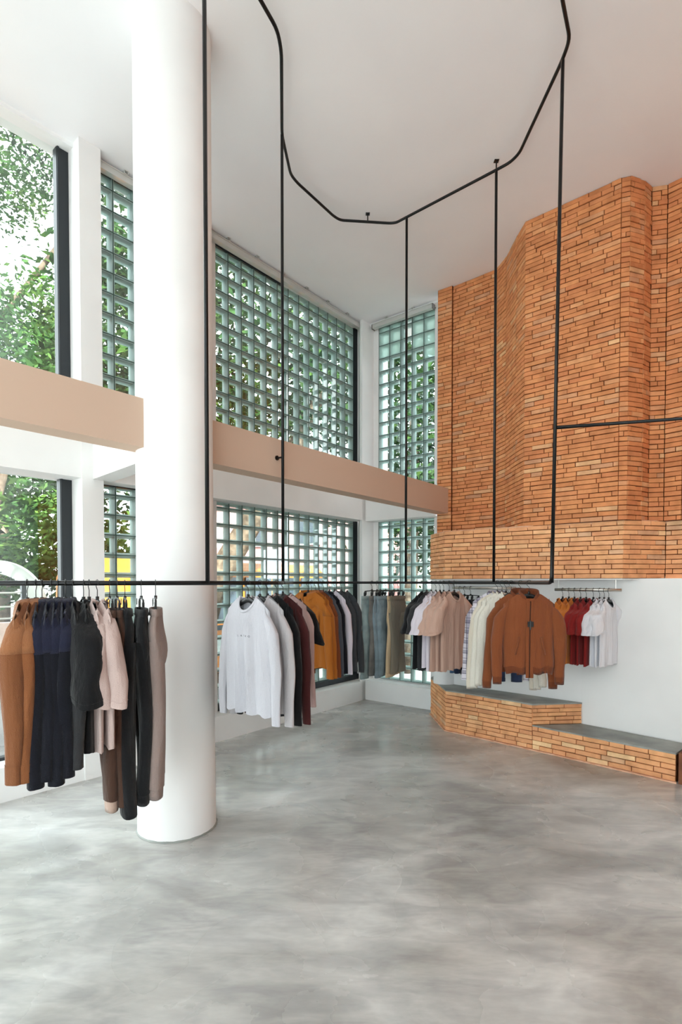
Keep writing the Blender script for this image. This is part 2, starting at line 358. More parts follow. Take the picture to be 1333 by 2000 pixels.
# stepped brick plinth, cement tops
def stepped():
    root = empty('brick_bench', (0,0,0)); tag(root, 'low stepped brick bench with grey cement top along the white wall', 'bench')
    rng = random.Random(31)
    a, b, c, e = Vector((1.155,6.96)), Vector((1.195,6.165)), Vector((1.935,5.455)), Vector((2.83,4.55))
    side = Vector((2.46,5.51)); end = Vector((3.1,4.80))
    core = MB()
    core.prism([tuple(a+Vector((.02,0))), tuple(b+Vector((.014,.014))), tuple(c+Vector((.006,.016))), tuple(side+Vector((.004,.016))), (1.31,6.57), (1.22,7.1)], 0, .455)
    core.prism([tuple(c+Vector((.01,.014))), tuple(e+Vector((.008,.012))), tuple(end), tuple(side)], 0, .24)
    core.build('mortar_core', mortar, root)
    t = MB(); t.prism([tuple(a+Vector((.0,0))), tuple(b+Vector((.0,.0))), tuple(c+Vector((.0,.0))), tuple(side+Vector((.0,.0))), (1.31,6.57), (1.22,7.1)], .455, .471)
    t.build('cement_top', cement, root)
    t = MB(); t.prism([tuple(c), tuple(e), tuple(end), tuple(side)], .24, .256); t.build('cement_top', cement, root)
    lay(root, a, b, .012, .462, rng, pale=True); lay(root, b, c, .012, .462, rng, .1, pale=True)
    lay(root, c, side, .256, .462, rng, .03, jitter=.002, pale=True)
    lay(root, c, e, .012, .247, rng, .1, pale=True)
    # dark end cheek
    d = (e-c).normalized(); n = Vector((-d.y, d.x))
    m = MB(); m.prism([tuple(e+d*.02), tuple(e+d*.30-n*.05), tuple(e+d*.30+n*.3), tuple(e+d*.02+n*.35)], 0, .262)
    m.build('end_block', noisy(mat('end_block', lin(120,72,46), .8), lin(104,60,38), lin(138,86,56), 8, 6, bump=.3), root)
    k = MB()   # rough cement fillet where the bench meets the floor
    for p, q in ((a,b),(b,c),(c,e)):
        dd = (q-p).normalized(); nn = Vector((-dd.y, dd.x))
        k.prism([tuple(p-nn*.016), tuple(q-nn*.016+dd*.01), tuple(q+nn*.02), tuple(p+nn*.02)], 0, .013)
    k.build('base_fillet', ledge_m, root); merge_past_limit(root)
stepped()

# ------------------------------------------------------------------ columns and beams
def cyl(x, y, r, z0, z1, n=64, flare=0):
    m = MB(); R = []
    for z, k in ((z0, 1+flare), (z0+.9, 1+flare*.4), ((z0+z1)/2, 1), (z1, 1)):
        R.append([(x+cos(2*pi*i/n)*r*k, y+sin(2*pi*i/n)*r*k, z) for i in range(n)])
    m.loft(R); return m
col = cyl(-1.145, 3.76, .255, 0, H, flare=.035).build('column', white, smooth=True)
tag(col, 'thick round white column rising from the floor to the ceiling', 'column')
mo = col.modifiers.new('es', 'EDGE_SPLIT'); mo.split_angle = radians(60)
rg = MB(); rr = []
for k, (r_, z_) in enumerate(((.272,.0),(.272,.006),(.262,.011))): rr.append([(-1.145+cos(2*pi*i/64)*r_*(1+.012*sin(i*2.3)), 3.76+sin(2*pi*i/64)*r_*(1+.012*cos(i*1.7)), z_) for i in range(64)])
rg.loft(rr, False, False); rg.build('base_ring', cement, col, smooth=True)
o = cyl(1.265, 6.60, .135, .472, BB-.013).build('column', white, smooth=True); tag(o, 'slim round white column standing on the brick bench under the brick band', 'column')
mo = o.modifiers.new('es', 'EDGE_SPLIT'); mo.split_angle = radians(60)
cc = Vector((-1.145,3.76))
f = MB()
d = Vector((.622,.783)); n = Vector((-.783,.622)); e0 = Vector((1.385,6.945)); s0 = e0 - d*3.98
f.prism([tuple(s0), tuple(e0), tuple(e0+n*.17), tuple(s0+n*.17)], 2.575, 2.89)
tag(f.build('beam', beam_bounce_m), 'plastered beam, brick bounce painted in as tan, running from the thick column to the brick wall', 'beam')
f = MB(); d = Vector((.637,.771)); n = Vector((-.771,.637)); e0 = Vector((-1.235,3.60)); s0 = e0-d*4.2
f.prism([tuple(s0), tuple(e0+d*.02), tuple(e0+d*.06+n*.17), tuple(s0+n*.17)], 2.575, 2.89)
tag(f.build('beam', beam_bounce_m), 'plastered beam, brick bounce painted in as tan, left of the thick column, below the tall clear window', 'beam')
f = MB(); a = Vector((-1.25,3.9)); b = P0 + dL*.18
dd = (b-a).normalized(); nn = Vector((-dd.y, dd.x))*.085
f.prism([tuple(a-nn), tuple(b-nn), tuple(b+nn), tuple(a+nn)], 2.585, 2.88)
tag(f.build('beam', white), 'short white cross beam tying the thick column to the window pier', 'beam')

# ------------------------------------------------------------------ windows
def block_mesh(w, h, pane_m):
    mb = MB(); D = .075
    def ring(k, y): return [(-w/2+k, y, -h/2+k), (w/2-k, y, -h/2+k), (w/2-k, y, h/2-k), (-w/2+k, y, h/2-k)]
    g = .002
    R = [ring(g+.004, -D/2), ring(g, -D/2+.005), ring(g, D/2), ring(.026, D/2), ring(.024, D/2-.012), ring(.013, -D/2+.010), ring(.011, -D/2), ring(g+.004, -D/2)]
    vs = [p for r in R for p in r]; fs = []
    for k in range(len(R)-1):
        for i in range(4): fs.append((k*4+i, (k+1)*4+i, (k+1)*4+(i+1) % 4, k*4+(i+1) % 4))
    mb.add(vs, fs, 0)
    mb.add(ring(.012, -D/2+.003), [(0,1,2,3)], 1); mb.add(ring(.025, D/2-.004), [(0,1,2,3)], 1)
    me = bpy.data.meshes.new('glass_block'); me.from_pydata(mb.v, [], mb.f); me.materials.append(rim_glass); me.materials.append(pane_m)
    me.polygons.foreach_set('material_index', mb.m); me.update(); return me
_bm = {}
def bmesh_for(w, h, pm):
    k = (round(w,4), round(h,4), pm.name)
    if k not in _bm: _bm[k] = block_mesh(w, h, pm)
    return _bm[k]
def portal(root, x0, x1, z0, z1, y=.1):
    l = bpy.data.lights.new('portal', 'AREA'); l.shape = 'RECTANGLE'; l.size = x1-x0; l.size_y = z1-z0; l.energy = 1; l.cycles.is_portal = True
    o = bpy.data.objects.new('portal', l); C.objects.link(o); o.parent = root; o.location = ((x0+x1)/2, y, (z0+z1)/2)
    o.rotation_euler = (-pi/2, 0, 0)       # emits towards -y of the window, i.e. into the room
def glass_window(name, o, d, n, t, s0, cols, pw, zt, top, rows, ph, frames, ribbed=0):
    """zt: top of glass, top: height of the cut top course"""
    p = o + d*s0 + n*t; root = empty(name, (p.x, p.y, 0), atan2(d.y, d.x)); tag(root, kind='structure')
    zs = [(zt-top/2, top)] + [(zt-top-ph*(k+.5), ph) for k in range(rows)]
    for r, (zc, hh) in enumerate(zs):
        for c in range(cols):
            pm = ribbed_glass if (ribbed and (r < 3 or (r == 3 and c == cols-1)) and not (c == 2)) else pane_glass
            inst('glass_block', bmesh_for(pw, hh, pm), root, ((c+.5)*pw, .04, zc))
    zb = zt-top-rows*ph; j = MB()
    for c in range(cols+1): j.box(c*pw-.0042, c*pw+.0042, .0005, .07, zb, zt)
    z = zt-top
    for r in range(rows+1): j.box(0, cols*pw, .0005, .07, z-.0042, z+.0042); z -= ph
    j.build('mortar_joint', joint_m, root)
    for (x0, x1, y0, y1, z0, z1) in frames:
        m = MB(); m.box(x0, x1, y0, y1, z0, z1); m.build('frame', dark, root)
    portal(root, 0, cols*pw, zb, zt, .16)
    return root
L3 = 13*.193
glass_window('window_3', Cn,dA,nA, .21, -2.525, 13, .193, 5.378, .105, 12, .184, [(L3, L3+.10, .0,.06, 2.96,5.40), (0, L3*.42, -.01,.03, 5.365,5.395)])
glass_window('window_4', Cn,dA,nA, .21, -2.525, 13, .193, 2.588, .062, 12, .1815, [(L3, L3+.10, .0,.06, .27,2.59), (-.05, L3+.1, -.03,.05, .272,.345)])
glass_window('window_5', Cn,dB,nB, .21, .085, 5, .185, 5.385, .09, 12, .184, [(0, .93, -.01,.03, 5.37,5.395)], ribbed=3)
glass_window('window_6', Cn,dB,nB, .21, .085, 5, .185, 2.575, .07, 12, .184, [])
glass_window('window_2', P0,dL,nL, .19, .19, 3, .203, 5.388, .115, 12, .187, [(0,.61,-.02,.04,5.375,5.42)])
glass_window('window_1', P0,dL,nL, .19, .19, 3, .203, 2.588, .085, 12, .184, [(0,.61,-.02,.04,2.575,2.60)])
def clear_window(name, o, d, n, t, s0, s1, z0, z1, fr=.1, mull=()):
    p = o + d*s0 + n*t; root = empty(name, (p.x, p.y, 0), atan2(d.y, d.x)); tag(root, kind='structure'); Lw = s1-s0
    g = MB(); g.box(fr*.5, Lw-fr*.5, .03, .036, z0+.01, z1-.01); g.build('pane', clear_glass, root)
    for x0, x1 in ((0, fr), (Lw-fr, Lw)) + tuple((m-.03, m+.03) for m in mull):
        m = MB(); m.box(x0, x1, 0, .07, z0, z1); m.box(x0+.004, x0+.02, -.012, .0, z0, z1); m.build('frame', dark, root)
    m = MB(); m.box(fr, Lw-fr, 0, .07, z0, z0+.025); m.build('frame', dark, root)
    portal(root, 0, Lw, z0, z1, .12)
clear_window('window_7', P0,dL,nL, .19, -3.2, 0, 2.96, 5.42)
clear_window('window_8', P0,dL,nL, .19, -3.2, 0, .27, 2.585)
clear_window('window_9', P0,dL,nL, .19, -4.75, -3.5, .27, 2.585)
for k, (y0, y1) in enumerate(((-1.1,.8),(-3.2,-1.3))):
    for q, (z0, z1) in enumerate(((.3,2.7),)):
        clear_window('window_%d' % (10+k+q), Vector((-5.4,y0)), Vector((0,1)), Vector((-1,0)), .1, 0, y1-y0, z0, z1)
for k, (x0, x1) in enumerate(((-4.4,-2.0),(-1.8,.6))):
    for q, (z0, z1) in enumerate(((.02,2.7),(3.1,5.1))):
        clear_window('window_%d' % (12+2*k+q), Vector((x1,-3.5)), Vector((-1,0)), Vector((0,-1)), .1, 0, x1-x0, z0, z1)

# blind head rails with their ceiling brackets
acr = mat('pale_metal', lin(206,206,202), .35, .3)
def head_rail(o, d, n, t, s0, s1, label):
    p = o + d*s0 + n*t; root = empty('head_rail', (p.x, p.y, H-.075), atan2(d.y, d.x)); tag(root, label, 'blind rail')
    L = s1-s0; m = MB(); m.box(0, L, -.03, .03, -.012, .04); m.tube([(0,-.035,.045),(L,-.035,.045)], .006, 8); m.build('rail', acr, root)
    m = MB(); m.box(L, L+.012, -.034, .034, -.022, .045); m.box(-.012, 0, -.034, .034, -.022, .045); m.build('end_cap', mat('cap_grey', lin(110,108,104), .5), root)
    k = .25
    while k < L:
        b = MB(); b.tube(rounded([(k-.018,-.05,.075),(k-.018,-.05,.045),(k+.018,-.05,.045),(k+.018,-.05,.075)], .008), .004, 6); b.box(k-.02,k+.02,-.06,-.02,.068,.075); b.build('bracket', acr, root)
        k += .42
head_rail(Cn,dA,nA, .10, -2.7, .03, 'pale blind rail at the ceiling above the wide upper glass block window')
head_rail(Cn,dB,nB, .11, .06, 1.02, 'pale blind rail at the ceiling above the narrow upper glass block window by the bricks')
head_rail(P0,dL,nL, .10, .2, .72, 'pale blind rail at the ceiling above the glass blocks left of the thick column')
#==PART2==
# ------------------------------------------------------------------ the black pipe rack
RZ = 1.695
loop = [(-2.35,2.12),(-.765,3.11),(-.56,3.36),(-.517,3.45),(-.42,3.66),(-.409,3.805),(-.481,4.50),(-.45,4.93),(-.40,5.03),(-.075,5.48),(-.008,5.543),(.50,5.59),(.56,5.58),(.656,5.497),(1.373,4.878),(1.47,4.79),(1.515,4.69)]
low_end = [(1.475,3.80)]
rack = empty('pipe_rack', (0,0,0)); tag(rack, 'black pipe clothes rack with long hanging rail and ceiling loop', 'clothes rack')
m = MB(); m.tube(rounded([(x,y,RZ) for x,y in loop] + [(1.475,3.80,RZ),(1.478,3.80,RZ+.3)], .05), .0125, 12); m.build('hanging_rail', pipe_m, rack, True)
up = [(x, y, H-.08) for x, y in [(-2.35,2.12)] + loop[1:]] + [(1.545,3.86,H-.08),(1.535,3.72,H-.08),(1.375,3.46,H-.08),(1.1,2.95,H-.08)]
m = MB(); m.tube(rounded(up, .06), .0125, 12); m.build('ceiling_loop', pipe_m, rack, True)
for (x, y), (x2, y2) in (((-.765,3.11),)*2, ((-.481,4.50),)*2, ((.656,5.497),)*2, ((1.373,4.878),)*2, ((1.477,3.80),(1.545,3.86)), ((-2.35,2.12),)*2):
    m = MB(); m.tube([(x,y,RZ),(x2,y2,H-.08)], .0125, 12); m.build('upright', pipe_m, rack, True)
for x, y in ((.27,5.567), (1.373,4.878), (1.1,2.95), (-2.0,2.338)):
    m = MB(); m.tube([(x,y,H-.08),(x,y,H)], .006, 8); m.box(x-.02,x+.02,y-.02,y+.02,H-.006,H); m.build('ceiling_fixing', pipe_m, rack)
m = MB(); a = Vector((1.50,3.82,RZ+1.085)); b = Vector((3.4,3.47,RZ+1.13)); m.tube([a,b,(3.42,3.47,H)], .0125, 12); m.build('cross_bar', pipe_m, rack, True)
m = MB(); m.tube([(-.481,4.50,2.73),(-.535,4.528,2.73)], .007, 8); m.tube([(-.526,4.524,2.73),(-.536,4.53,2.73)], .02, 12); m.build('beam_bracket', pipe_m, rack)
def rail_at(px):
    k = (px-666.5)/FPX; pts = loop + low_end; best = None
    for (x0,y0),(x1,y1) in zip(pts[:-1], pts[1:]):
        a = x0-k*y0; b = x1-k*y1
        if (a <= 0 <= b) and b != a:
            t = -a/(b-a); best = (x0+(x1-x0)*t, y0+(y1-y0)*t); break
    return best
# steel wall rails under the brick band
def steel_rail(p, q, z, label):
    root = empty('wall_rail', (0,0,0)); tag(root, label, 'rail')
    m = MB(); m.tube([(p[0],p[1],z),(q[0],q[1],z)], .014, 12); m.build('tube', steel, root, True)
    for t in (.06, .92):
        x, y = p[0]+(q[0]-p[0])*t, p[1]+(q[1]-p[1])*t
        w = MB(); w.tube([(x,y,z),(x,y,BB-.012)], .0025, 6); w.build('wire', steel, root)
R1 = ((1.29,6.25),(1.86,5.77)); R2 = ((2.17,5.50),(2.63,5.085))
steel_rail(*R1, 1.635, 'steel tube rail on wires behind the brown bomber jackets')
steel_rail(*R2, 1.625, 'steel tube rail on wires holding orange, red and white tees')
def srail_at(R, px):
    k = (px-666.5)/FPX; (x0,y0),(x1,y1) = R; a = x0-k*y0; b = x1-k*y1; t = -a/(b-a); return (x0+(x1-x0)*t, y0+(y1-y0)*t)

# ------------------------------------------------------------------ fabric
_fab = {}
def fabric(name, rgb, kind='plain', rough=.92):
    key = (name,)
    if key in _fab: return _fab[key]
    c = lin(*rgb); m = mat(name, c, rough, spec=.15); N, L, b = nodes(m)
    b.inputs['Sheen Weight'].default_value = .15; b.inputs['Sheen Roughness'].default_value = .5
    t = N.new('ShaderNodeTexCoord'); mp = N.new('ShaderNodeMapping'); mp.inputs['Scale'].default_value = (9, 9, 2.2)
    L.new(t.outputs['Object'], mp.inputs['Vector'])
    n = N.new('ShaderNodeTexNoise'); n.inputs['Scale'].default_value = 1.6; n.inputs['Detail'].default_value = 3; L.new(mp.outputs[0], n.inputs['Vector'])
    n3 = N.new('ShaderNodeTexNoise'); n3.inputs['Scale'].default_value = 260 if kind != 'knit' else 120; L.new(t.outputs['Object'], n3.inputs['Vector'])
    ad = N.new('ShaderNodeMath'); ad.operation = 'MULTIPLY_ADD'; ad.inputs[1].default_value = .12; L.new(n3.outputs['Fac'], ad.inputs[0]); L.new(n.outputs['Fac'], ad.inputs[2])
    bp = N.new('ShaderNodeBump'); bp.inputs['Strength'].default_value = .8; bp.inputs['Distance'].default_value = .028
    L.new(ad.outputs[0], bp.inputs['Height']); L.new(bp.outputs[0], b.inputs['Normal'])
    if kind == 'plaid':
        def stripes(axis, scale, w):
            s = N.new('ShaderNodeSeparateXYZ'); L.new(t.outputs['Object'], s.inputs[0])
            a = N.new('ShaderNodeMath'); a.operation = 'MULTIPLY'; a.inputs[1].default_value = scale; L.new(s.outputs[axis], a.inputs[0])
            fr = N.new('ShaderNodeMath'); fr.operation = 'FRACT'; L.new(a.outputs[0], fr.inputs[0])
            g = N.new('ShaderNodeMath'); g.operation = 'LESS_THAN'; g.inputs[1].default_value = w; L.new(fr.outputs[0], g.inputs[0]); return g.outputs[0]
        col = None; prev = None
        rgbn = N.new('ShaderNodeRGB'); rgbn.outputs[0].default_value = c; prev = rgbn.outputs[0]
        for ax, sc, w, cc, f in (('X', 11, .35, (90,84,110,1), .5), ('Z', 11, .35, (90,84,110,1), .5), ('X', 22, .1, (40,36,52,1), .8), ('Z', 22, .1, (40,36,52,1), .8)):
            mx = N.new('ShaderNodeMix'); mx.data_type = 'RGBA'; q = N.new('ShaderNodeMath'); q.operation = 'MULTIPLY'; q.inputs[1].default_value = f
            L.new(stripes(ax, sc, w), q.inputs[0]); L.new(q.outputs[0], mx.inputs['Factor']); L.new(prev, mx.inputs['A']); mx.inputs['B'].default_value = lin(*cc[:3]); prev = mx.outputs['Result']
        L.new(prev, b.inputs['Base Color'])
    elif kind == 'denim':
        n4 = N.new('ShaderNodeTexNoise'); n4.inputs['Scale'].default_value = 5; n4.inputs['Detail'].default_value = 6; L.new(t.outputs['Object'], n4.inputs['Vector'])
        r = N.new('ShaderNodeValToRGB'); r.color_ramp.elements[0].position = .35; r.color_ramp.elements[1].position = .68
        r.color_ramp.elements[0].color = tuple(x*.62 for x in c[:3])+(1,); r.color_ramp.elements[1].color = tuple(min(1,x*1.35) for x in c[:3])+(1,)
        L.new(n4.outputs['Fac'], r.inputs['Fac']); L.new(r.outputs[0], b.inputs['Base Color'])
    _fab[key] = m; return m

# ------------------------------------------------------------------ hangers
def hook_pts(rz, zneck):
    r = .019; pts = []
    for k in range(9):
        a = radians(-20 + 200*k/8); pts.append((-cos(a)*r*-1, 0, sin(a)*r))
    pts = [(-p[0], p[1], p[2]) for p in pts]
    return [( .018,0,-.012)] + [(cos(radians(-10+190*k/8))*.0185, 0, sin(radians(-10+190*k/8))*.0185) for k in range(9)] + [(-.016,0,-.018),(.002,0,-.036),(.001,0,-.05),(0,0,zneck)]
hook_me = {}
def hanger(loc, yaw, kind, label, group=None, hook_turn=0.0, hw=.178, thick=.006):
    root = empty('clothes_hanger', loc, yaw); tag(root, label, 'hanger', group)
    zn = -.075
    key = 'hook'
    if key not in hook_me:
        m = MB(); m.tube(hook_pts(0, zn-.005), .0022, 6); o = m.build('hook', steel_dark, root, True); hook_me[key] = o.data; o.rotation_euler.z = hook_turn
    else: inst('hook', hook_me[key], root, (0,0,0), hook_turn)
    if kind == 'top':
        k = ('arm', hw)
        if k not in hook_me:
            m = MB(); R = []
            for i in range(17):
                u = i/8-1; x = u*hw; z = zn - .010 - .098*abs(u)**1.25; hgt = .034*(1-.6*abs(u)) ; t = thick*(1-.45*abs(u))
                R.append([(x, -t, z), (x, -t*.6, z+.004), (x, t*.6, z+.004), (x, t, z), (x, t, z-hgt), (x, -t, z-hgt)])
            m.loft(R); m.tube([(0,0,zn+.006),(0,0,zn-.02)], .009, 10); o = m.build('shoulder_arm', plastic, root, True); hook_me[k] = o.data
            es = o.modifiers.new('es','EDGE_SPLIT'); 
        else: inst('shoulder_arm', hook_me[k], root, (0,0,0))
        b = inst('trouser_bar', hook_me['bar'], root, (0,0,0)) if 'bar' in hook_me else None
        if not b:
            m = MB(); m.tube(rounded([(-hw*.8,0,-.145),(-hw*.55,0,-.185),(hw*.55,0,-.185),(hw*.8,0,-.145)], .03), .004, 6); hook_me['bar'] = m.build('trouser_bar', plastic, root, True).data
    else:
        if 'clipbar' not in hook_me:
            m = MB(); m.tube(rounded([(-.13,0,-.125),(-.13,0,-.088),(-.02,0,-.082),(0,0,-.074),(.02,0,-.082),(.13,0,-.088),(.13,0,-.125)], .015), .005, 8); m.tube([(0,0,-.068),(0,0,-.086)], .008, 8)
            hook_me['clipbar'] = m.build('clip_bar', plastic, root, True).data
            m = MB(); m.box(-.011,.011,-.006,-.002,-.165,-.10); m.box(-.011,.011,.002,.006,-.165,-.10); m.box(-.009,.009,-.016,-.012,-.12,-.085); m.tube([(-.011,0,-.13),(.011,0,-.13)], .005, 8)
            m.add([(-.009,-.016,-.118),(.009,-.016,-.118),(.009,-.004,-.14),(-.009,-.004,-.14)],[(0,1,2,3)])
            c = m.build('clip', plastic, root); hook_me['clip'] = c.data; c.location = (-.125,0,0); inst('clip', c.data, root, (.125,0,0))
        else:
            inst('clip_bar', hook_me['clipbar'], root, (0,0,0)); inst('clip', hook_me['clip'], root, (-.125,0,0)); inst('clip', hook_me['clip'], root, (.125,0,0))
    return root
steel_dark = mat('hook_wire', lin(60,60,60), .35, .9)

# ------------------------------------------------------------------ garments; local x across the shoulders, -y the front, z down from the rail
def body_mb(rng, wt, wb, zb, thick, neck=.085, nfront=.085, nback=.025, slope=.085, ztop=-.085, fold=.012, NU=18, NV=16, open_front=0.0, bell=0.0):
    m = MB(); R = []; ph = rng.uniform(0, 6.28); k1 = rng.uniform(1.3, 2.0); k2 = rng.uniform(2.6, 3.6); ph2 = rng.uniform(0, 6.28)
    for iv in range(NV+1):
        v = iv/NV; row = []
        w = wt + (wb-wt)*v**.8 + bell*sin(pi*v)
        for side, us in ((-1, [i/NU*2-1 for i in range(NU+1)]), (1, [1-i/NU*2 for i in range(1, NU)])):
            for u in us:
                un = neck/wt; au = abs(u)
                if au < un:
                    base = ztop; dip = (nfront if side < 0 else nback)*sqrt(max(0, 1-(au/un)**2)); zt = base-dip; d0 = .038*sqrt(max(0,1-(au/un)**2))+.004
                else: zt = ztop - slope*((au-un)/(1-un))**1.15; d0 = .011*(1-au)+.002
                vv = v
                d = thick*(1-au**3)**.5*min(1, v*7)**.7
                d = d*(1-.25*v) + d0*max(0, 1-v*6)
                x = u*w; z = zt + (zb-zt)*vv
                g = fold*min(1, v*1.6)
                y = side*d + g*(sin(2*pi*(k1*u)+ph) + .5*sin(2*pi*k2*u+ph2+2*v)) * (1-au**4)
                x += .006*sin(5*v+ph)*v
                z += .008*sin(2*pi*k1*u+ph2)*v
                row.append((x, y, z))
        R.append(row)
    m.loft(R, False, False)
    # inner hem turned up so that the opening reads as cloth
    last = R[-1]; inn = [(x*.985, y*.85, z+.03) for x,y,z in last]; m.loft([last, inn], False, False)
    top = R[0]
    return m, top, R
def sleeve_mb(rng, sx, side, zs, L, r0, r1, thick, out=.05, short=False, bend=0.0, fwd=0.0, N=14):
    m = MB(); R = []; n = 16; ph = rng.uniform(0, 6.28)
    for i in range(N+1):
        t = i/N; z = zs - .0 - L*t
        if short: cx = sx - .035 + (out+.035)*t**.75
        else: cx = sx - .035 + (out+.035)*(.38*min(1, t*5) + .62*t) + bend*sin(pi*t)
        rx = r0*(.25+.75*min(1, (t*5))**.6) + (r1-r0)*t; ry = rx*(thick)
        if i == 0: rx *= .5; ry *= .4
        cy = fwd*t + .006*sin(7*t+ph)
        ring = []
        for k in range(n):
            a = 2*pi*k/n; w = 1 + (.08*sin(3*a+ph+4*t) + .05*sin(5*a-ph+9*t))*min(1, t*3) + .05*sin(17*t+ph)*cos(a)
            tilt = (cos(a)*rx)*(.35 if short else .0)
            ring.append((side*(cx + cos(a)*rx*w), cy + sin(a)*ry*w, z + tilt*(-.9 if short else 0) + (-(cos(a))*.028*(1-min(1,t*4)))))
        R.append(ring)
    last = R[-1]; c = Vector((sum(p[0] for p in last)/n, sum(p[1] for p in last)/n, sum(p[2] for p in last)/n))
    m.loft(R, True, False); inn = [tuple(Vector(p)*.8+c*.2+Vector((0,0,.025))) for p in last]; m.loft([last, inn], False, True)
    return m, R
def neck_pts(neck, nfront, nback, ztop, depth=.040):
    pts = []
    for k in range(21):
        a = 2*pi*k/20; x = neck*cos(a); s = sin(a)
        pts.append((x, -s*depth if s > 0 else -s*depth, ztop - (nfront if s > 0 else nback)*abs(s)**1.0*(1 if abs(s) > 0 else 0)))
    return pts
def rib_band(R, fab, root, name, z_extra=.0, grow=1.05, h=.055, n_amp=.03):
    """band that follows a ring and hangs h below it, with ribs"""
    c = [sum(p[i] for p in R)/len(R) for i in range(3)]; rings = []; n = len(R)*2
    P = [];
    for i in range(len(R)):
        a, b = R[i], R[(i+1) % len(R)]; P += [a, tuple((a[j]+b[j])/2 for j in range(3))]
    for q, (dz, g) in enumerate(((.006, 1.0), (0, grow), (-h*.5, grow*.97), (-h, grow*.93), (-h+.002, grow*.86), (-h+.02, grow*.8))):
        rings.append([(c[0]+(p[0]-c[0])*g, c[1]+(p[1]-c[1])*g*(1+(n_amp if i % 2 else -n_amp)), p[2]+dz) for i, p in enumerate(P)])
    m = MB(); m.loft(rings, False, False); return m.build(name, fab, root, True)

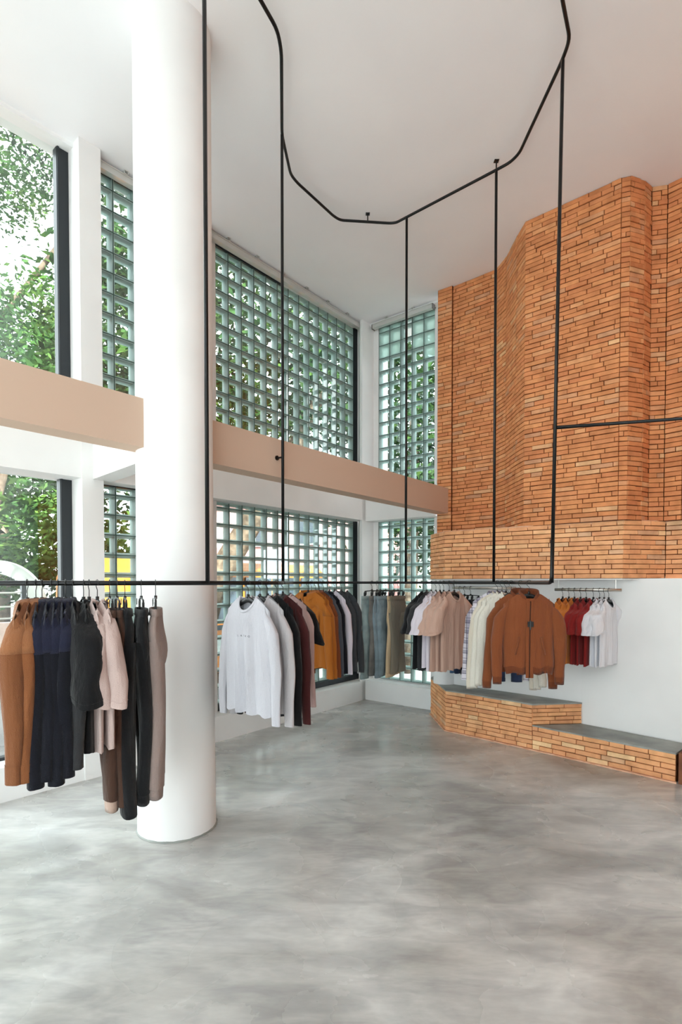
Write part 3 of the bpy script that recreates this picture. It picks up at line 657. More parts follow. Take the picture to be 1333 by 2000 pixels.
def garment(name, cat, label, loc, yaw, fab, kind='tee', hem=-.83, wt=.205, wb=.235, thick=.035, sl=.22, rs=.075, seed=0, group=None, neck=.08, fold=.012, out=.06, bend=0, fab2=None, print_=None, sleeve_thick=.6, short=None, fwd=0, ztop=-.085):
    rng = random.Random(seed); root = empty(name, loc, yaw); tag(root, label, cat, group)
    short = kind == 'tee' if short is None else short
    dp = {'tee': .09, 'longsleeve': .09, 'knit': .07, 'jacket': .05, 'bomber': .04, 'shirt': .05}[kind]
    m, top, R = body_mb(rng, wt, wb, hem if kind not in ('bomber',) else hem+.05, thick, neck, dp, .02, ztop=ztop, fold=fold)
    body = m.build('body', fab, root, True)
    if kind == 'jacket':
        y_ = MB(); y_.loft([[(p[0]*1.012, p[1]*1.06+(.003 if p[1] > 0 else -.003), p[2]-.0+.002) for p in r] for r in R[:4]] + [[(p[0]*1.0, p[1]*1.0, p[2]) for p in R[3]]], False, False)
        y_.build('yoke', fab2 or fab, root, True)
    if kind == 'bomber': rib_band(R[-1], fab2 or fab, root, 'hem_band', h=.055, grow=.97)
    if kind == 'knit': rib_band(R[-1], fab, root, 'hem_band', h=.03, grow=.99)
    zs = ztop - .066
    for s in (-1, 1):
        if short:
            sm, SR = sleeve_mb(rng, wt, s, zs, sl, rs, rs*1.12, sleeve_thick, out=out, short=True)
            sm.build('sleeve', fab, root, True)
            st = MB(); a = SR[-2]; c = [sum(p[i] for p in a)/len(a) for i in range(3)]
            pts = [tuple(c[i]+(p[i]-c[i])*1.012 for i in range(3)) for p in a]; st.tube(pts+[pts[0]], .0016, 4); st.build('sleeve_seam', fab, root)
        else:
            sm, SR = sleeve_mb(rng, wt, s, zs, sl, rs, rs*.62, sleeve_thick, out=out, bend=bend, fwd=fwd)
            sm.build('sleeve', fab, root, True)
            if kind in ('bomber', 'knit'): rib_band(SR[-1], fab2 or fab, root, 'cuff', h=.06, grow=.98, n_amp=.02)
            elif kind in ('jacket', 'shirt'):
                if kind == 'jacket':
                    sc = MB(); rr_ = []
                    for r in SR[:4]+[SR[3]]:
                        c = [sum(p[i] for p in r)/len(r) for i in range(3)]; g_ = 1.07 if len(rr_) < 4 else 1.0
                        rr_.append([tuple(c[i]+(p[i]-c[i])*g_ for i in range(3)) for p in r])
                    sc.loft(rr_, True, False); sc.build('shoulder_cap', fab2 or fab, root, True)
                cf = MB(); L_ = SR[-2]; c = [sum(p[i] for p in L_)/len(L_) for i in range(3)]
                cf.loft([[tuple(c[i]+(p[i]-c[i])*1.06 + (dz if i == 2 else 0) for i in range(3)) for p in L_] for dz in (.03, -.055)], False, False); cf.build('cuff', fab, root, True)
    if kind in ('tee', 'longsleeve', 'knit'):
        t = MB(); pts = neck_pts(neck, dp, .02, ztop+.001, .041); t.tube(pts, .0055 if kind != 'knit' else .009, 8, r2=.010); t.build('collar', fab, root, True)
    elif kind == 'bomber':
        # standing rib collar, open at the front
        c = MB(); n = 19; R_ = []
        for zo, g in ((-.012, 1.0), (.012, 1.0), (.034, .95), (.036, .9), (.012, .92), (-.012, .94)):
            ring = []
            for k in range(n):
                a = -pi/2 + radians(24) + (2*pi-radians(48))*k/(n-1); f = abs(k/(n-1)-.5)*2
                ring.append((cos(a)*neck*g*1.02, sin(a)*.047*g, ztop - .06*f**3 + zo*(1.2-.3*f)))
            R_.append(ring)
        c.loft(R_, False, False, closed=False); c.build('collar', fab2 or fab, root, True)
        z = MB(); zz = [ztop-.06-(i/24)*(-hem-.11+.0) for i in range(25)]
        def fy(zv):
            v = min(15.99, max(0, (ztop-.04-zv)/((ztop-.04)-(hem+.05))*16)); i = int(v); a = R[i][9]; b = R[i+1][9]; t = v-i; return a[1]*(1-t)+b[1]*t
        for i in range(24):
            y0, y1 = fy(zz[i]), fy(zz[i+1])
            z.add([(-.006,y0-.004,zz[i]),(.006,y0-.004,zz[i]),(.006,y1-.004,zz[i+1]),(-.006,y1-.004,zz[i+1]),(-.006,y0+.01,zz[i]),(.006,y0+.01,zz[i]),(.006,y1+.01,zz[i+1]),(-.006,y1+.01,zz[i+1])],
                  [(0,1,2,3),(0,3,7,4),(1,5,6,2)])
        z.build('zip', fabric('zip_dark', (58,36,26)), root)
        fl = MB()
        for s in (-1, 1):
            R2 = [[(s*.004,fy(zv)-.005,zv),(s*.014,fy(zv)-.011,zv),(s*.030,fy(zv)-.005,zv)] for zv in zz]; fl.loft(R2, False, False, closed=False)
        fl.build('zip_facing', fab, root, True)
        pu = MB(); zp = ztop-.235; pu.box(-.022,.022,fy(zp)-.022,fy(zp)-.012,zp-.028,zp+.014); pu.tube([(0,fy(zp)-.018,zp+.02),(0,fy(zp)-.02,zp-.05)], .005, 8); pu.build('zip_puller', plastic, root)
        for s in (-1, 1):
            p = MB(); zc = hem+.22; pts = [(s*(.085+.03*t), -thick*.93-.004, zc+.07-.14*t) for t in (0,.25,.5,.75,1)]; p.tube(pts, .005, 6, r2=.007); p.build('pocket_welt', fab, root, True)
    else:
        # folded shirt collar
        c = MB(); n = 17; R_ = []
        for zo, g, yo in ((-.03, 1.0, 0), (.008, .96, 0), (.014, 1.0, 0), (-.012, 1.17, -.002), (-.038, 1.28, -.004)):
            ring = []
            for k in range(n):
                a = -pi/2 + radians(14) + (2*pi-radians(28))*k/(n-1); f = abs(k/(n-1)-.5)*2
                ring.append((cos(a)*neck*g, sin(a)*.048*g, ztop + zo*(1+.5*f**4) - .035*f**3))
            R_.append(ring)
        c.loft(R_, False, False, closed=False); c.build('collar', fab2 or fab, root, True)
        pk = MB(); zz = [ztop-.07-(i/16)*(-hem-.10) for i in range(17)]
        def fy(zv):
            v = min(15.99, max(0, (ztop-.04-zv)/((ztop-.04)-hem)*16)); i = int(v); a = R[i][9]; b = R[i+1][9]; t = v-i; return a[1]*(1-t)+b[1]*t
        pk.loft([[(-.016,fy(zv)-.001,zv),(-.013,fy(zv)-.006,zv),(.013,fy(zv)-.006,zv),(.016,fy(zv)-.001,zv)] for zv in zz], False, False, closed=False); pk.build('placket', fab, root, True)
        for s in (-1, 1):
            pc = MB(); zc = ztop-.22; yy = -thick*.95-.012
            pc.loft([[(s*.06,yy,zc),(s*.15,yy+.006,zc),(s*.15,yy+.008,zc-.13),(s*.105,yy+.004,zc-.15),(s*.06,yy+.002,zc-.13)], [(s*.06,yy-.005,zc),(s*.15,yy+.001,zc),(s*.15,yy+.003,zc-.13),(s*.105,yy-.001,zc-.15),(s*.06,yy-.003,zc-.13)]]); pc.build('chest_pocket', fab, root)
    if print_:
        cu = bpy.data.curves.new('chest_print', 'FONT'); cu.body = print_; cu.size = .017; cu.align_x = 'CENTER'; cu.space_character = 1.5
        o = bpy.data.objects.new('chest_print', cu); dg = bpy.context.evaluated_depsgraph_get()
        me = bpy.data.meshes.new_from_object(o); bpy.data.objects.remove(o)
        zc = -.33
        for v in me.vertices:
            X = v.co.x; Z = zc + v.co.y; vv = min(15.99, (ztop-.085-Z)/((ztop-.085)-hem)*16); i = int(vv); u = (X/wt+1)*9; k = int(u); a = R[i][k]; b = R[i][k+1]; c_ = R[i+1][k]
            yy = a[1] + (b[1]-a[1])*(u-k) + (c_[1]-a[1])*(vv-i); v.co = (X, yy-.0035, Z)
        me.materials.clear(); me.materials.append(plastic); pr = bpy.data.objects.new('chest_print', me); C.objects.link(pr); pr.parent = root
    return root

def pants(label, loc, yaw, fab, L=1.0, wt=.17, thick=.035, rleg=.085, rhem=.062, seed=0, cuff=False, jeans=False, group=None, name='trousers', cat='trousers', z0=-.135, spread=.0, tag_card=False, bag=0.0, cuff_fab=None):
    rng = random.Random(seed); root = empty(name, loc, yaw); tag(root, label, cat, group)
    zc = z0-.27; R = []; n = 28; ph = rng.uniform(0, 6)
    m = MB()
    for i in range(9):
        t = i/8; z = z0-.035 + (zc-.03-z0+.035)*t; w = wt + .014*sin(t*pi) - .012*t**3; d = thick*(.75+.40*sin(pi*t*.8))
        R.append([(cos(2*pi*k/n)*w*(1+.01*sin(5*k)), sin(2*pi*k/n)*d*(1+.22*sin(3*2*pi*k/n+ph)) + .006*sin(6*t+ph), z) for k in range(n)])
    m.loft(R, False, True)
    m.build('seat', fab, root, True)
    m = MB(); wr = [[(cos(2*pi*k/n)*(wt+g), sin(2*pi*k/n)*(thick*.75+g), z) for k in range(n)] for z, g in ((z0-.038,.004),(z0-.036,.007),(z0,.005),(z0,-.002),(z0-.03,-.004))]
    m.loft(wr, False, False); m.build('waistband', fab, root, True)
    zend = -L
    for s in (-1, 1):
        m = MB(); R = []; n2 = 16; N = 16; p2 = rng.uniform(0, 6)
        for i in range(N+1):
            t = i/N; z = (z0-.17) + (zend-(z0-.17))*t; r = (rleg*1.0)*(1-t)**1.5 + rleg*((1-t)-(1-t)**1.5) + rhem*t; cx = s*(.088 + spread*t); d = thick*(1.18-.18*t) + bag*sin(pi*t)
            cy = .010*sin(5*t+p2)
            R.append([(cx + cos(2*pi*k/n2)*r*(1+.05*sin(9*t+p2)), cy + sin(2*pi*k/n2)*d*(1+.15*sin(2*2*pi*k/n2+p2+5*t)), z) for k in range(n2)])
        m.loft(R, True, False); last = R[-1]; inn = [(s*(.088+spread)+(p[0]-s*(.088+spread))*.85, p[1]*.85, p[2]+.025) for p in last]; m.loft([last, inn], False, True)
        m.build('leg', fab, root, True)
        if cuff: rib_band(R[-1], cuff_fab or fab, root, 'cuff', h=.06, grow=.88, n_amp=.03)
        elif jeans:
            q = MB(); c = (s*(.088+spread), 0, 0); q.loft([[(c[0]+(p[0]-c[0])*g, p[1]*g, p[2]+dz) for p in last] for dz, g in ((.038,1.0),(.036,1.06),(-.004,1.06),(-.004,.95))], False, False); q.build('turned_hem', fab, root, True)
        if jeans:
            pk = MB(); pts = [(s*(wt-.015), -thick*.55, z0-.045), (s*(wt-.03), -thick*.9, z0-.085), (s*(wt-.075), -thick*1.08, z0-.10), (s*(wt-.10), -thick*1.1, z0-.045)]
            pk.tube(rounded(pts, .03), .0022, 5); pk.build('pocket_seam', fab, root)
        else:
            pk = MB(); pts = [(s*(wt-.012), -thick*.5, z0-.06), (s*(wt-.035), -thick*.95, z0-.16)]; pk.tube(pts, .003, 5); pk.build('pocket_seam', fab, root)
    if tag_card:
        t = MB(); t.box(-.06,-.02,-thick-.012,-thick-.010,z0-.075,z0-.005); t.tube([(-.04,-thick-.011,z0-.008),(-.04,-thick-.002,z0+.02)], .001, 4); t.build('swing_tag', fabric('card_white', (236,232,230)), root)
    return root

camel_y = fabric('camel_yoke', (140,92,60)); camel = fabric('camel_twill', (116,72,44)); camel2 = fabric('camel_twill_light', (126,78,47)); navy = fabric('navy_denim', (30,32,50)); navyd = fabric('navy_black', (18,19,27))
charcoal = fabric('charcoal_jersey', (46,46,48)); black = fabric('black_jersey', (20,20,22)); blush = fabric('blush_jersey', (190,168,162)); brownc = fabric('brown_cord', (70,48,38))
blackp = fabric('black_twill', (22,22,24)); taupe = fabric('taupe_fleece', (140,122,116)); whitet = fabric('white_jersey', (186,184,190)); whitet2 = fabric('white_jersey_warm', (182,177,179))
maroon = fabric('maroon_jersey', (66,28,28)); rose = fabric('dusty_pink_jersey', (180,152,148)); orange = fabric('ochre_canvas', (170,100,36)); rust = fabric('rust_canvas', (118,62,32))
slate = fabric('slate_wool', (72,76,84)); lilac = fabric('lilac_white', (214,206,216)); char2 = fabric('charcoal_fleece', (58,60,63))
beige = fabric('beige_jersey', (190,156,140)); greyl = fabric('pale_lilac_jersey', (212,204,212))
plaid = fabric('plaid_flannel', (206,200,208), 'plaid'); knitb = fabric('oat_knit', (206,196,180), 'knit'); cream = fabric('cream_knit', (212,206,194), 'knit'); tanb = fabric('tan_suede', (130,72,42)); tanrib = fabric('tan_rib', (112,60,36))
ochre_t = fabric('ochre_jersey', (196,116,48)); red_t = fabric('brick_red_jersey', (138,36,34)); wht = fabric('bright_white_jersey', (228,227,232))
d_sage = fabric('sage_denim', (138,154,154), 'denim'); d_grey = fabric('grey_denim', (112,110,106), 'denim'); d_blueg = fabric('bluegrey_denim', (124,140,148), 'denim'); d_sand = fabric('sand_twill', (196,172,140)); d_olive = fabric('olive_grey_twill', (120,112,98)); d_blue = fabric('mid_blue_denim', (82,116,152), 'denim'); d_dark = fabric('indigo_denim', (44,56,82), 'denim')

def A(dx, dy): return atan2(dy, dx)
# left run of the rack: garments hang almost edge-on
yl = A(-.50,.86)+pi
ZR = RZ
def put(px, yaw, kind, fn, hlab, hgroup=None, dz=0, rail=None, z=None, **k):
    x, y = rail_at(px) if rail is None else srail_at(rail, px)
    zz = (ZR if z is None else z)
    hanger((x, y, zz), yaw, kind, hlab, hgroup)
    return fn((x, y, zz), yaw, **k)
G = lambda name, cat, label, fab, **k: (lambda loc, yaw: garment(name, cat, label, loc, yaw, fab, **k))
P = lambda label, fab, **k: (lambda loc, yaw: pants(label, loc, yaw, fab, **k))
put(53, A(-.28,.96)+pi, 'top', G('jacket','jacket','camel work jacket hanging farthest left on the pipe rack', camel, fab2=camel_y, bend=.018, kind='jacket', hem=-.84, sl=.74, rs=.062, thick=.042, seed=1, sleeve_thick=.95, out=.03, wb=.22), 'black hanger inside the farthest left camel jacket')
put(70, A(-.32,.95)+pi, 'top', G('jacket','jacket','camel work jacket second from the left, against the navy jackets', camel2, fab2=camel_y, bend=.012, kind='jacket', hem=-.84, sl=.74, rs=.055, thick=.036, seed=2, sleeve_thick=.9, out=.03, wb=.22), 'black hanger inside the second camel jacket from left')
for i, (px, lab) in enumerate(((82,'navy denim jacket directly beside the camel jackets'), (100,'navy denim jacket, second of the four navy jackets'), (113,'navy denim jacket, third of the four navy jackets'), (128,'navy denim jacket, fourth and rightmost of the navy jackets'))):
    put(px, A(-.36-.02*i,.93)+pi, 'top', G('jacket','jacket',lab, navyd, kind='jacket', hem=-.83, sl=.78-.03*(i % 2), rs=.055, thick=.040, seed=10+i, sleeve_thick=.95, out=.03, wb=.22, fab2=navy), 'black hanger inside the ' + lab.replace('navy denim jacket','navy jacket').replace('the four navy jackets','four').replace('the navy jackets','four').replace('camel jackets','camel ones'))
put(142, yl, 'top', G('long_sleeve_shirt','shirt','black long sleeve shirt right of the navy jackets', charcoal, kind='longsleeve', hem=-.82, sl=.72, rs=.05, thick=.034, seed=20, sleeve_thick=.9, out=.03), 'black hanger inside the black long sleeve shirt beside navy jackets')
put(163, yl, 'top', G('t_shirt','t-shirt','charcoal oversized tee left of the blush pink tees', black, kind='tee', hem=-.82, sl=.40, rs=.085, thick=.04, seed=21, sleeve_thick=.8, out=.05), 'black hanger inside the charcoal oversized tee')
put(174, A(-.60,.80)+pi, 'top', G('t_shirt','t-shirt','blush pink oversized tee, the left one of the pair', blush, kind='tee', hem=-.83, sl=.42, rs=.065, thick=.030, seed=22, sleeve_thick=.6, out=.05), 'black hanger inside the left blush pink tee')
put(190, A(-.66,.75)+pi, 'top', G('t_shirt','t-shirt','blush pink oversized tee, the right one next to brown trousers', blush, kind='tee', hem=-.81, sl=.42, rs=.070, thick=.032, seed=23, sleeve_thick=.62, out=.06), 'black hanger inside the right blush pink tee')
put(214, yl-.02, 'clip', P('dark brown joggers, light painted into the cuffs, beside the blush tees', brownc, L=1.10, thick=.034, seed=30, cuff=True, cuff_fab=fabric('lit_brown_rib',(176,150,136)), bag=.004), 'black clip hanger holding the dark brown joggers')  # light falling on the cuffs is put into their fabric colour
put(229, yl-.06, 'clip', P('dark brown straight trousers between the joggers and black trousers', brownc, L=1.14, thick=.034, seed=31), 'black clip hanger holding the dark brown straight trousers')
put(244, yl-.10, 'clip', P('wide black trousers next to the brown trousers', blackp, L=1.20, thick=.042, seed=32, rhem=.085), 'black clip hanger holding the wide black trousers')
put(276, yl-.10, 'clip', P('slim black joggers hanging alone before the taupe joggers', blackp, L=1.10, thick=.036, seed=33, cuff=True), 'black clip hanger holding the slim black joggers')
put(304, yl-.20, 'clip', P('taupe grey joggers in front of the thick white column', taupe, L=1.08, thick=.040, seed=34, cuff=True, spread=.01), 'clip hanger holding the taupe joggers by the column')

# second run, white shirts in front
y2 = A(.76,-.65)
put(485, y2, 'top', G('long_sleeve_shirt','shirt','white long sleeve shirt with tiny chest print, frontmost by the thick column', whitet, kind='longsleeve', hem=-.80, wt=.20, wb=.225, sl=.69, rs=.05, thick=.034, seed=40, out=.055, bend=.01, print_='L A T W O', fold=.016), 'black hanger in the neck of the printed white shirt')
put(508, y2+.02, 'top', G('long_sleeve_shirt','shirt','plain white long sleeve shirt directly behind the printed one', whitet2, kind='longsleeve', hem=-.81, wt=.215, wb=.235, sl=.72, rs=.055, thick=.028, seed=41, out=.05, bend=.01), 'black hanger in the neck of the plain white shirt')
put(523, y2+.08, 'top', G('long_sleeve_shirt','shirt','black long sleeve shirt directly behind the white shirts', black, kind='longsleeve', hem=-.85, wt=.22, wb=.24, sl=.74, rs=.05, thick=.028, seed=42, out=.04), 'black hanger in the black shirt behind white shirts')
put(541, y2+.1, 'top', G('long_sleeve_shirt','shirt','dark maroon long sleeve shirt between black shirt and pink shirt', maroon, kind='longsleeve', hem=-.82, wt=.22, wb=.24, sl=.76, rs=.05, thick=.024, seed=43, out=.04), 'black hanger in the dark maroon shirt')
x_, y_ = (-.433, 4.04)
hanger((x_, y_, RZ), y2+.1, 'top', 'black hanger in the dusty pink shirt by the rack upright')
garment('long_sleeve_shirt','shirt','dusty pink long sleeve shirt behind the black shirts', (x_, y_, RZ), y2+.1, rose, kind='longsleeve', hem=-.80, wt=.225, wb=.25, sl=.74, rs=.055, thick=.03, seed=44, out=.05)
x_, y_ = (-.465, 4.34)
hanger((x_, y_, RZ), y2+.1, 'top', 'black hanger in the black tee behind the pink shirt')
garment('t_shirt','t-shirt','black tee mostly hidden behind the dusty pink shirt', (x_, y_, RZ), y2+.1, black, kind='tee', hem=-.70, wt=.225, wb=.24, sl=.30, rs=.08, thick=.03, seed=45, out=.10)

# third run, towards the glass block corner
y3 = A(.84,-.54)
for i, (px, fab, kind, lab, cat, nm, th, sl, hem) in enumerate((
    (602, orange,'jacket','ochre overshirt frontmost of the rust and ochre ones','jacket','overshirt',.032,.74,-.80),
    (609, orange,'shirt','ochre overshirt second, half covered by the front one','jacket','overshirt',.018,.74,-.80),
    (617, rust,'jacket','rust overshirt behind the two ochre ones','jacket','overshirt',.022,.74,-.82),
    (624, slate,'knit','slate grey sweater between rust overshirt and navy sweater','sweater','sweater',.016,.68,-.80),
    (632, navyd,'longsleeve','dark navy long sleeve shirt beside the lilac white shirt','shirt','long_sleeve_shirt',.018,.72,-.78),
    (644, lilac,'longsleeve','lilac white long sleeve shirt between navy and charcoal','shirt','long_sleeve_shirt',.020,.74,-.74),
    (654, char2,'longsleeve','charcoal long sleeve shirt right behind the last fleece','shirt','long_sleeve_shirt',.018,.72,-.74),
    (667, char2,'knit','charcoal fleece sweatshirt last before the white corner pier','sweatshirt','sweatshirt',.034,.68,-.78))):
    put(px, y3-.02*i, 'top', G(nm,cat,lab,fab,kind=kind,hem=hem,sl=sl,rs=.055,thick=th,seed=50+i,out=.055,sleeve_thick=.6,wt=.205), 'black hanger inside the ' + ' '.join(lab.split()[:3]) + (' (front)' if False else '') + ' ' + ['frontmost of its colour','second of its colour','by the ochre ones','near rust','by the lilac shirt','near the corner pier','half hidden','beside the corner pier'][i])

# fourth run: jeans in front of the narrow glass block window
for i, (px, yw, fab, lab, Lp, kw) in enumerate((
    (727, A(.62,.78), d_sage, 'pale sage jeans with a white tag, first after the corner pier', .97, dict(jeans=True, tag_card=True, spread=.03)),
    (737, A(.50,.86), d_grey, 'dark grey jeans behind the pale sage pair', .94, dict(jeans=True)),
    (744, A(.42,.9), d_blueg, 'grey trousers with turned hems left of the middle hanger', .96, dict(jeans=True)),
    (754, A(.55,.83), d_blueg, 'blue grey jeans hanging below the widest clip hanger', .95, dict(jeans=True)),
    (770, A(.45,.89), d_sand, 'sand coloured wide trousers before the olive pair', .95, dict(rhem=.10, jeans=True)),
    (778, A(.5,.86), d_olive, 'olive grey trousers last before the rack upright', .92, dict(rhem=.08)))):
    put(px, yw, 'clip', P(lab, fab, L=Lp, thick=.026, rleg=.088, seed=60+i, wt=.175, **kw), 'black clip hanger holding the ' + ' '.join(lab.split()[:4]))

# fifth run: tees
y5 = A(.70,.71)
for i, (px, fab, lab, hem) in enumerate((
    (834, black, 'black tee first in the row of tees by the glass blocks', -.82),
    (843, charcoal, 'charcoal tee between the black tee and pale lilac tees', -.84),
    (852, greyl, 'pale lilac tee next to the charcoal tee', -.80),
    (860, greyl, 'pale lilac tee next to the beige tees', -.83),
    (867, beige, 'beige tee, the leftmost of three beige tees', -.83),
    (878, beige, 'beige tee, the middle of three beige tees', -.83),
    (888, beige, 'beige tee, the rightmost, in front of blue jeans', -.82))):
    put(px, y5, 'top', G('t_shirt','t-shirt',lab,fab,kind='tee',hem=hem,sl=.30,rs=.085,thick=.028,seed=70+i,out=.085,wt=.215,wb=.225), 'black hanger inside the ' + lab.replace(',', ''))
# jeans on the steel rail by the slim column
for i, (px, fab, lab) in enumerate(((899, d_blue, 'mid blue jeans on the steel rail beside the beige tees'), (908, d_dark, 'indigo jeans behind the mid blue pair'), (920, blackp, 'black jeans on the steel rail left of the plaid shirt'), (994, d_dark, 'indigo jeans low behind the tan bomber jackets'))):
    put(px, A(.80,.6) if i < 3 else A(.9,-.2), 'clip', P(lab, fab, L=.96 if i != 3 else 1.0, thick=.026, seed=80+i, jeans=True, wt=.155, rleg=.078, rhem=.055), 'black clip hanger holding the ' + ' '.join(lab.split()[:3]) + [' by the tees',' behind it',' near plaid shirt',' behind bombers'][i], rail=R1, z=1.635)
# sixth run: plaid, knits and bombers facing the room
y6 = A(1,-.06)
for i, (px, fab, kind, lab, cat, nm, th, sl, hem, rs) in enumerate((
    (972, plaid,'shirt','plaid flannel shirt behind the oat and cream sweaters','shirt','plaid_shirt',.022,.72,-.76,.055),
    (981, knitb,'knit','oat beige knitted sweater in front of the plaid shirt','sweater','sweater',.024,.74,-.74,.055),
    (989, cream,'knit','cream knitted sweater, the farther of the two cream ones','sweater','sweater',.024,.73,-.74,.055),
    (999, cream,'knit','cream knitted sweater right behind the tan bombers','sweater','sweater',.022,.70,-.72,.055))):
    put(px, y6-.05, 'top', G(nm,cat,lab,fab,kind=kind,hem=hem,sl=sl,rs=rs,thick=th,seed=90+i,out=.06,wt=.215,wb=.225), 'black hanger inside the ' + lab)
put(1017, y6, 'top', G('bomber_jacket','jacket','tan bomber jacket half hidden behind the front one', tanb, kind='bomber', hem=-.74, sl=.68, rs=.062, thick=.034, seed=98, out=.06, wt=.21, wb=.235, fab2=tanrib), 'black hanger inside the rear tan bomber jacket')
put(1034, y6-.02, 'top', G('bomber_jacket','jacket','tan zipped bomber jacket at the front end of the rack, facing the room', tanb, kind='bomber', hem=-.72, sl=.60, rs=.061, thick=.045, seed=99, out=.045, wt=.20, wb=.20, fab2=tanrib, fold=.009, bend=.02), 'black hanger in the open collar of the front tan bomber')
# tees on the right steel rail
y7 = A(.74,.67)
for i, (px, fab, lab) in enumerate(((1100, ochre_t,'ochre tee nearest the bomber, leftmost of three'), (1112, ochre_t,'ochre tee in the middle of three'), (1123, ochre_t,'ochre tee next to the red tees'),
    (1135, red_t,'brick red tee next to the ochre tees'), (1146, red_t,'brick red tee in the middle of three'), (1160, red_t,'brick red tee next to the white tees'),
    (1172, wht,'bright white tee next to the red tees'), (1181, wht,'bright white tee in the middle of three'), (1190, wht,'bright white tee rightmost on the steel rail'))):
    put(px, y7, 'top', G('t_shirt','t-shirt',lab,fab,kind='tee',hem=-.72,sl=.24,rs=.078,thick=.024,seed=110+i,out=.075,wt=.195,wb=.20), 'black hanger inside the ' + lab, rail=R2, z=1.625)

# ------------------------------------------------------------------ outside
grd = MB(); grd.box(-40,30,-12,60,-.7,-.5); tag(grd.build('ground', noisy(mat('street', lin(100,99,98), .9), lin(94,93,92), lin(112,111,110), .6, 4)), kind='structure')
def cut(o): pass
leafm = bpy.data.materials.new('leaf'); leafm.use_nodes = True
def leaf_setup(m):
    N = m.node_tree.nodes; L = m.node_tree.links; N.clear(); o = N.new('ShaderNodeOutputMaterial')
    g = N.new('ShaderNodeNewGeometry'); n = N.new('ShaderNodeTexNoise'); n.inputs['Scale'].default_value = 1.6; n.inputs['Detail'].default_value = 5; L.new(g.outputs['Position'], n.inputs['Vector'])
    r = N.new('ShaderNodeValToRGB'); e = r.color_ramp.elements; e[0].position = .32; e[0].color = lin(20,34,22); e[1].position = .72; e[1].color = lin(78,100,46)
    x = e.new(.5); x.color = lin(46,72,38); L.new(n.outputs['Fac'], r.inputs['Fac'])
    d = N.new('ShaderNodeBsdfDiffuse'); t = N.new('ShaderNodeBsdfTranslucent'); a = N.new('ShaderNodeMixShader'); a.inputs[0].default_value = .35
    L.new(r.outputs[0], d.inputs[0]); L.new(r.outputs[0], t.inputs[0]); L.new(d.outputs[0], a.inputs[1]); L.new(t.outputs[0], a.inputs[2]); L.new(a.outputs[0], o.inputs[0])
leaf_setup(leafm)
bark = noisy(mat('bark', lin(84,70,58), .95, spec=.1), lin(62,52,44), lin(108,94,80), 8, 6, bump=.4, bscale=20)
def tree(x, y, label, trunk, blobs, n, leaf=.085, seed=0, limbs=()):
    rng = random.Random(seed); root = empty('tree', (x, y, -.5)); tag(root, label, 'tree', None)
    m = MB(); m.tube(trunk[0], trunk[1], 12); m.build('trunk', bark, root, True)
    for pts, r in limbs: m = MB(); m.tube(pts, r, 8); m.build('limb', bark, root, True)
    V = []; F = []; tot = sum(b[3]*b[4]*b[5] for b in blobs)
    for bx, by, bz, rx, ry, rz in blobs:
        k = int(n*rx*ry*rz/tot)
        # leaves gather in twig clusters with air between
        nc = max(6, k//26)
        for c in range(nc):
            while True:
                p = Vector((rng.uniform(-1,1), rng.uniform(-1,1), rng.uniform(-1,1)))
                if .25 < p.length < 1: break
            cc = Vector((bx+p.x*rx, by+p.y*ry, bz+p.z*rz)); cr_ = rng.uniform(.14,.36)
            for q in range(26):
                o = cc + Vector((rng.gauss(0,cr_), rng.gauss(0,cr_), rng.gauss(0,cr_*.55)))
                a = Vector((rng.uniform(-1,1), rng.uniform(-1,1), rng.uniform(-.7,.5))).normalized(); b = a.cross(Vector((rng.uniform(-1,1), rng.uniform(-1,1), rng.uniform(-1,1)))).normalized()
                s = leaf*rng.uniform(.6,1.3); i = len(V)
                V += [tuple(o-a*s), tuple(o+b*s*.42), tuple(o+a*s), tuple(o-b*s*.42)]; F.append((i,i+1,i+2,i+3))
    me = bpy.data.meshes.new('foliage'); me.from_pydata(V, [], F); me.materials.append(leafm); o = bpy.data.objects.new('foliage', me); C.objects.link(o); o.parent = root; o['kind'] = 'stuff'
    return root
tree(-6.6, 9.4, 'tall leafy tree outside the clear window, crown reaching past the ceiling line', ([(0,0,0),(-.2,.1,2.5),(.1,0,5),(.4,.2,7.5)], [.24,.2,.16,.08]),
     [(1.2,0,6.2,1.9,1.4,1.0),(1.6,-.2,9.2,1.6,1.0,.5),(.2,-.4,8.7,1.4,1.0,.5),(1.0,0,4.2,1.7,1.4,.8),(3.0,.5,7.8,1.0,1.0,.6)], 26000, leaf=.056, seed=1, limbs=(([(0,0,4.2),(1.0,-.3,4.9),(2.2,-.4,5.6)],[.07,.05,.02]),([(.2,0,6.0),(1.4,.1,7.6),(2.4,.2,9.0)],[.07,.05,.02])))
tree(-9.4, 15.0, 'bushy tree behind the white arch outside the lower clear window', ([(0,0,0),(.1,0,3),(0,0,5)], [.2,.16,.1]), [(0,0,3.2,3.4,2.2,1.5),(2.0,.2,2.6,2.4,2.0,1.3),(3.4,.6,2.2,2.0,1.6,1.1)], 12000, leaf=.11, seed=2)
tree(-2.2, 10.6, 'leaning tree with thick forked trunk outside the wide glass block window', ([(-.9,0,0),(-.3,.1,2.2),(.9,.3,4.2),(1.8,.4,6.0)], [.3,.26,.22,.12]),
     [(0,0,6.0,2.6,2.0,1.4),(1.6,.3,7.9,2.4,1.8,1.5),(-1.8,0,7.2,2.0,1.8,1.5),(.5,.2,9.8,2.6,2.0,1.0),(-2.2,.2,4.3,1.4,1.4,.9)], 16500, leaf=.10, seed=3, limbs=(([(-.3,.1,2.2),(-.9,0,4.0),(-1.4,0,6)],[.18,.13,.06]),))
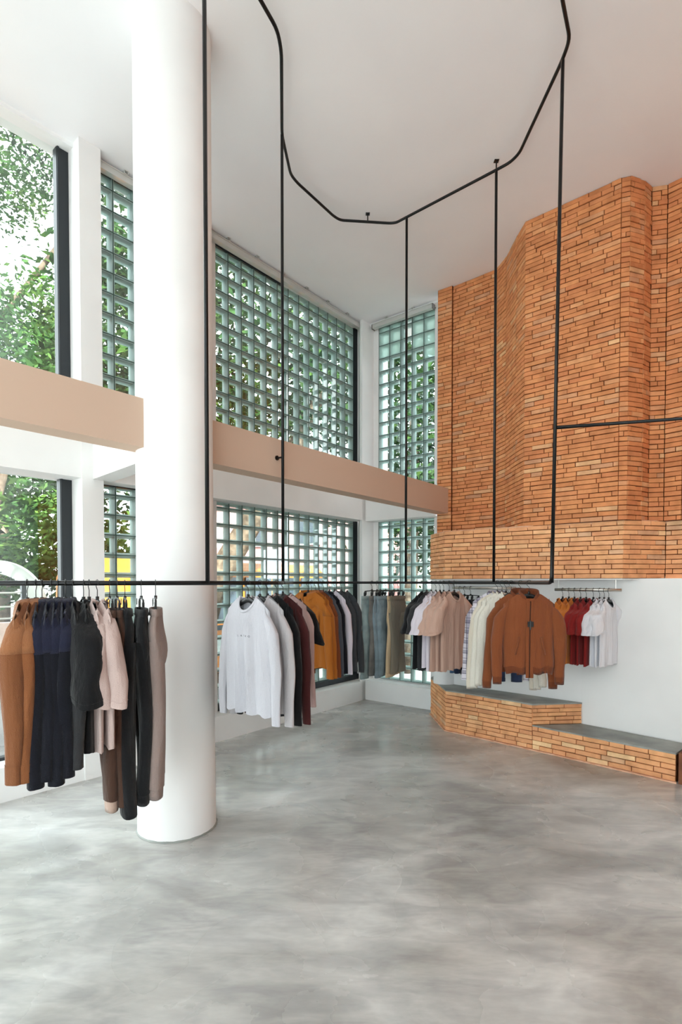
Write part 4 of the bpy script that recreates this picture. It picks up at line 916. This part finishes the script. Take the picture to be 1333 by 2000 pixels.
tree(1.6, 13.2, 'green tree outside the glass blocks near the corner pier', ([(0,0,0),(.1,0,3),(.2,0,7)], [.22,.18,.1]), [(0,0,6.2,2.4,2.0,1.6),(.8,0,8.8,2.2,2.0,1.2),(.6,0,4.1,2.2,1.8,.9)], 12500, leaf=.11, seed=4)
tree(4.9, 16.0, 'dense tree outside the narrow glass block window by the bricks', ([(0,0,0),(0,0,3),(-.1,0,6)], [.2,.16,.1]), [(-1,0,4.4,2.4,2.0,1.4),(-.6,0,7.4,2.0,2.0,1.0),(-2.2,0,3.0,1.3,1.4,.7)], 9000, leaf=.12, seed=5)
tree(-4.9, 7.4, 'small tree right outside the glass blocks left of the column', ([(-.2,0,0),(0,.1,3),(.5,.2,5)], [.14,.12,.07]), [(.4,.2,5.0,1.1,.9,.6),(.2,.2,3.3,.9,.8,.4)], 2200, leaf=.07, seed=6)
# white arched gate
whiteout = noisy(mat('white_render', lin(176,182,178), .8), lin(184,190,186), lin(160,166,160), 2, 5)
pinkw = noisy(mat('pink_stone', lin(214,190,180), .9), lin(172,152,142), lin(148,128,118), 3, 5)
g = empty('arched_gate', (-6.75, 10.6, -.5), .25); tag(g, 'white arched garden gate outside the lower clear window', 'gate')
m = MB(); R = []
for k in range(25):
    a = pi*k/24; R.append([(cos(a)*r, y, 1.75+sin(a)*r) for r, y in ((.62,-.12),(.88,-.12),(.88,.12),(.62,.12))])
m.loft(R); m.build('arch', whiteout, g)
for s in (-1, 1): m = MB(); m.box(s*.75-.13, s*.75+.13, -.12, .12, 0, 1.76); m.build('post', whiteout, g)
m = MB(); m.box(-.05,.15,-.13,-.125,2.38,2.40)
for a in (0,1,2): m.box(.3+.05*a,.315+.05*a,-.13,-.122,2.22-.03*a,2.30-.03*a)
m.build('graffiti', dark, g)
w = MB(); w.box(-3.2,4.0,-.15,.15,0,1.35); o = w.build('garden_wall', pinkw, None, loc=(-5.6,12.2,-.5), rz=.5); tag(o, 'low pinkish stone wall outside behind the white arch', 'wall')
# cable railing just outside the clear window
r = empty('cable_railing', (P0.x+nL.x*1.0, P0.y+nL.y*1.0, 0), atan2(dL.y, dL.x)); tag(r, 'grey cable railing outside the lower clear window', 'railing')
for z in (1.60,1.47,1.36,1.10,.75): m = MB(); m.tube([(-3.4,0,z),(-.1,0,z)], .009, 6); m.build('cable', steel, r)
for x in (-3.3,-1.7,-.12): m = MB(); m.box(x-.02,x+.02,-.02,.02,-.5,1.68); m.build('post', dark, r)
# yellow bus
bus_y = mat('bus_yellow', lin(170,100,24), .4); gl = mat('bus_glass', lin(50,58,66), .12)
b = empty('bus', (-2.9, 12.2, -.5), atan2(.783,.622)); tag(b, 'yellow bus parked outside behind the lower glass block windows', 'bus')
m = MB(); R = []
for x, s in ((-3.0,.93),(-2.9,1.0),(2.7,1.0),(3.0,.9)):
    R.append([(x,-1.0*s,.35),(x,1.0*s,.35),(x,1.02*s,1.5),(x,.95*s,2.45*s+.12*(1-s)),(x,.75*s,2.62*s),(x,-.75*s,2.62*s),(x,-.95*s,2.45*s+.12*(1-s)),(x,-1.02*s,1.5)])
m.loft(R); m.build('body', bus_y, b)
for k in range(6): m = MB(); x = -2.55+k*.88; m.box(x,x+.76,-1.035,-.99,1.4,2.3); m.build('side_window', gl, b)
for s, x in ((-1,-2.0),(-1,1.8),(1,-2.0),(1,1.8)):
    m = MB(); n = 20; m.loft([[(x+cos(2*pi*i/n)*.38, s*yy, .38+sin(2*pi*i/n)*.38) for i in range(n)] for yy in (.82, 1.03)]); m.build('wheel', plastic, b)
m = MB(); m.box(-2.95,2.7,-1.04,-1.01,1.22,1.32); m.build('side_stripe', dark, b)
m = MB(); m.box(-.9,1.4,-1.04,-1.02,.75,1.12); m.build('side_panel', whiteout, b)
# houses across the street
def house(x, y, rz, w, d, h, wm, label, roofm, floors=2, nw=4, roof=True):
    b = empty('house', (x, y, -.5), rz); tag(b, label, 'building')
    m = MB(); m.box(-w/2,w/2,0,d,0,h); m.build('wall', wm, b)
    if roof: m = MB(); m.prism([(-w/2-.3,-.4),(w/2+.3,-.4),(w/2+.3,d+.4),(-w/2-.3,d+.4)], h, h+.12); m.add([(-w/2-.3,-.4,h+.12),(w/2+.3,-.4,h+.12),(w/2+.3,d+.4,h+.12),(-w/2-.3,d+.4,h+.12),(-w/2+.6,d/2,h+1.2),(w/2-.6,d/2,h+1.2)], [(0,1,5,4),(2,3,4,5),(1,2,5),(3,0,4)]); m.build('roof', roofm, b)
    for f_ in range(floors):
        for k in range(nw):
            xx = -w/2 + w*(k+.5)/nw; zz = .9+f_*2.9
            m = MB(); m.box(xx-.55,xx+.55,-.06,0,zz,zz+1.4); fo = m.build('window', whiteout, b)
            m = MB(); m.box(xx-.46,xx-.03,-.08,-.06,zz+.08,zz+1.32); m.box(xx+.03,xx+.46,-.08,-.06,zz+.08,zz+1.32); m.build('pane', gl, fo)
redroof = mat('red_tiles', lin(150,64,54), .8); pinkh = mat('pink_paint', lin(176,124,120), .85)
house(-2.6, 24, -.45, 11, 6, 6.2, pinkh, 'pink house with red roof across the street behind the glass blocks', redroof)
house(7.5, 24, .1, 9, 6, 5.4, whiteout, 'pale house behind the narrow glass block window', redroof, nw=3)
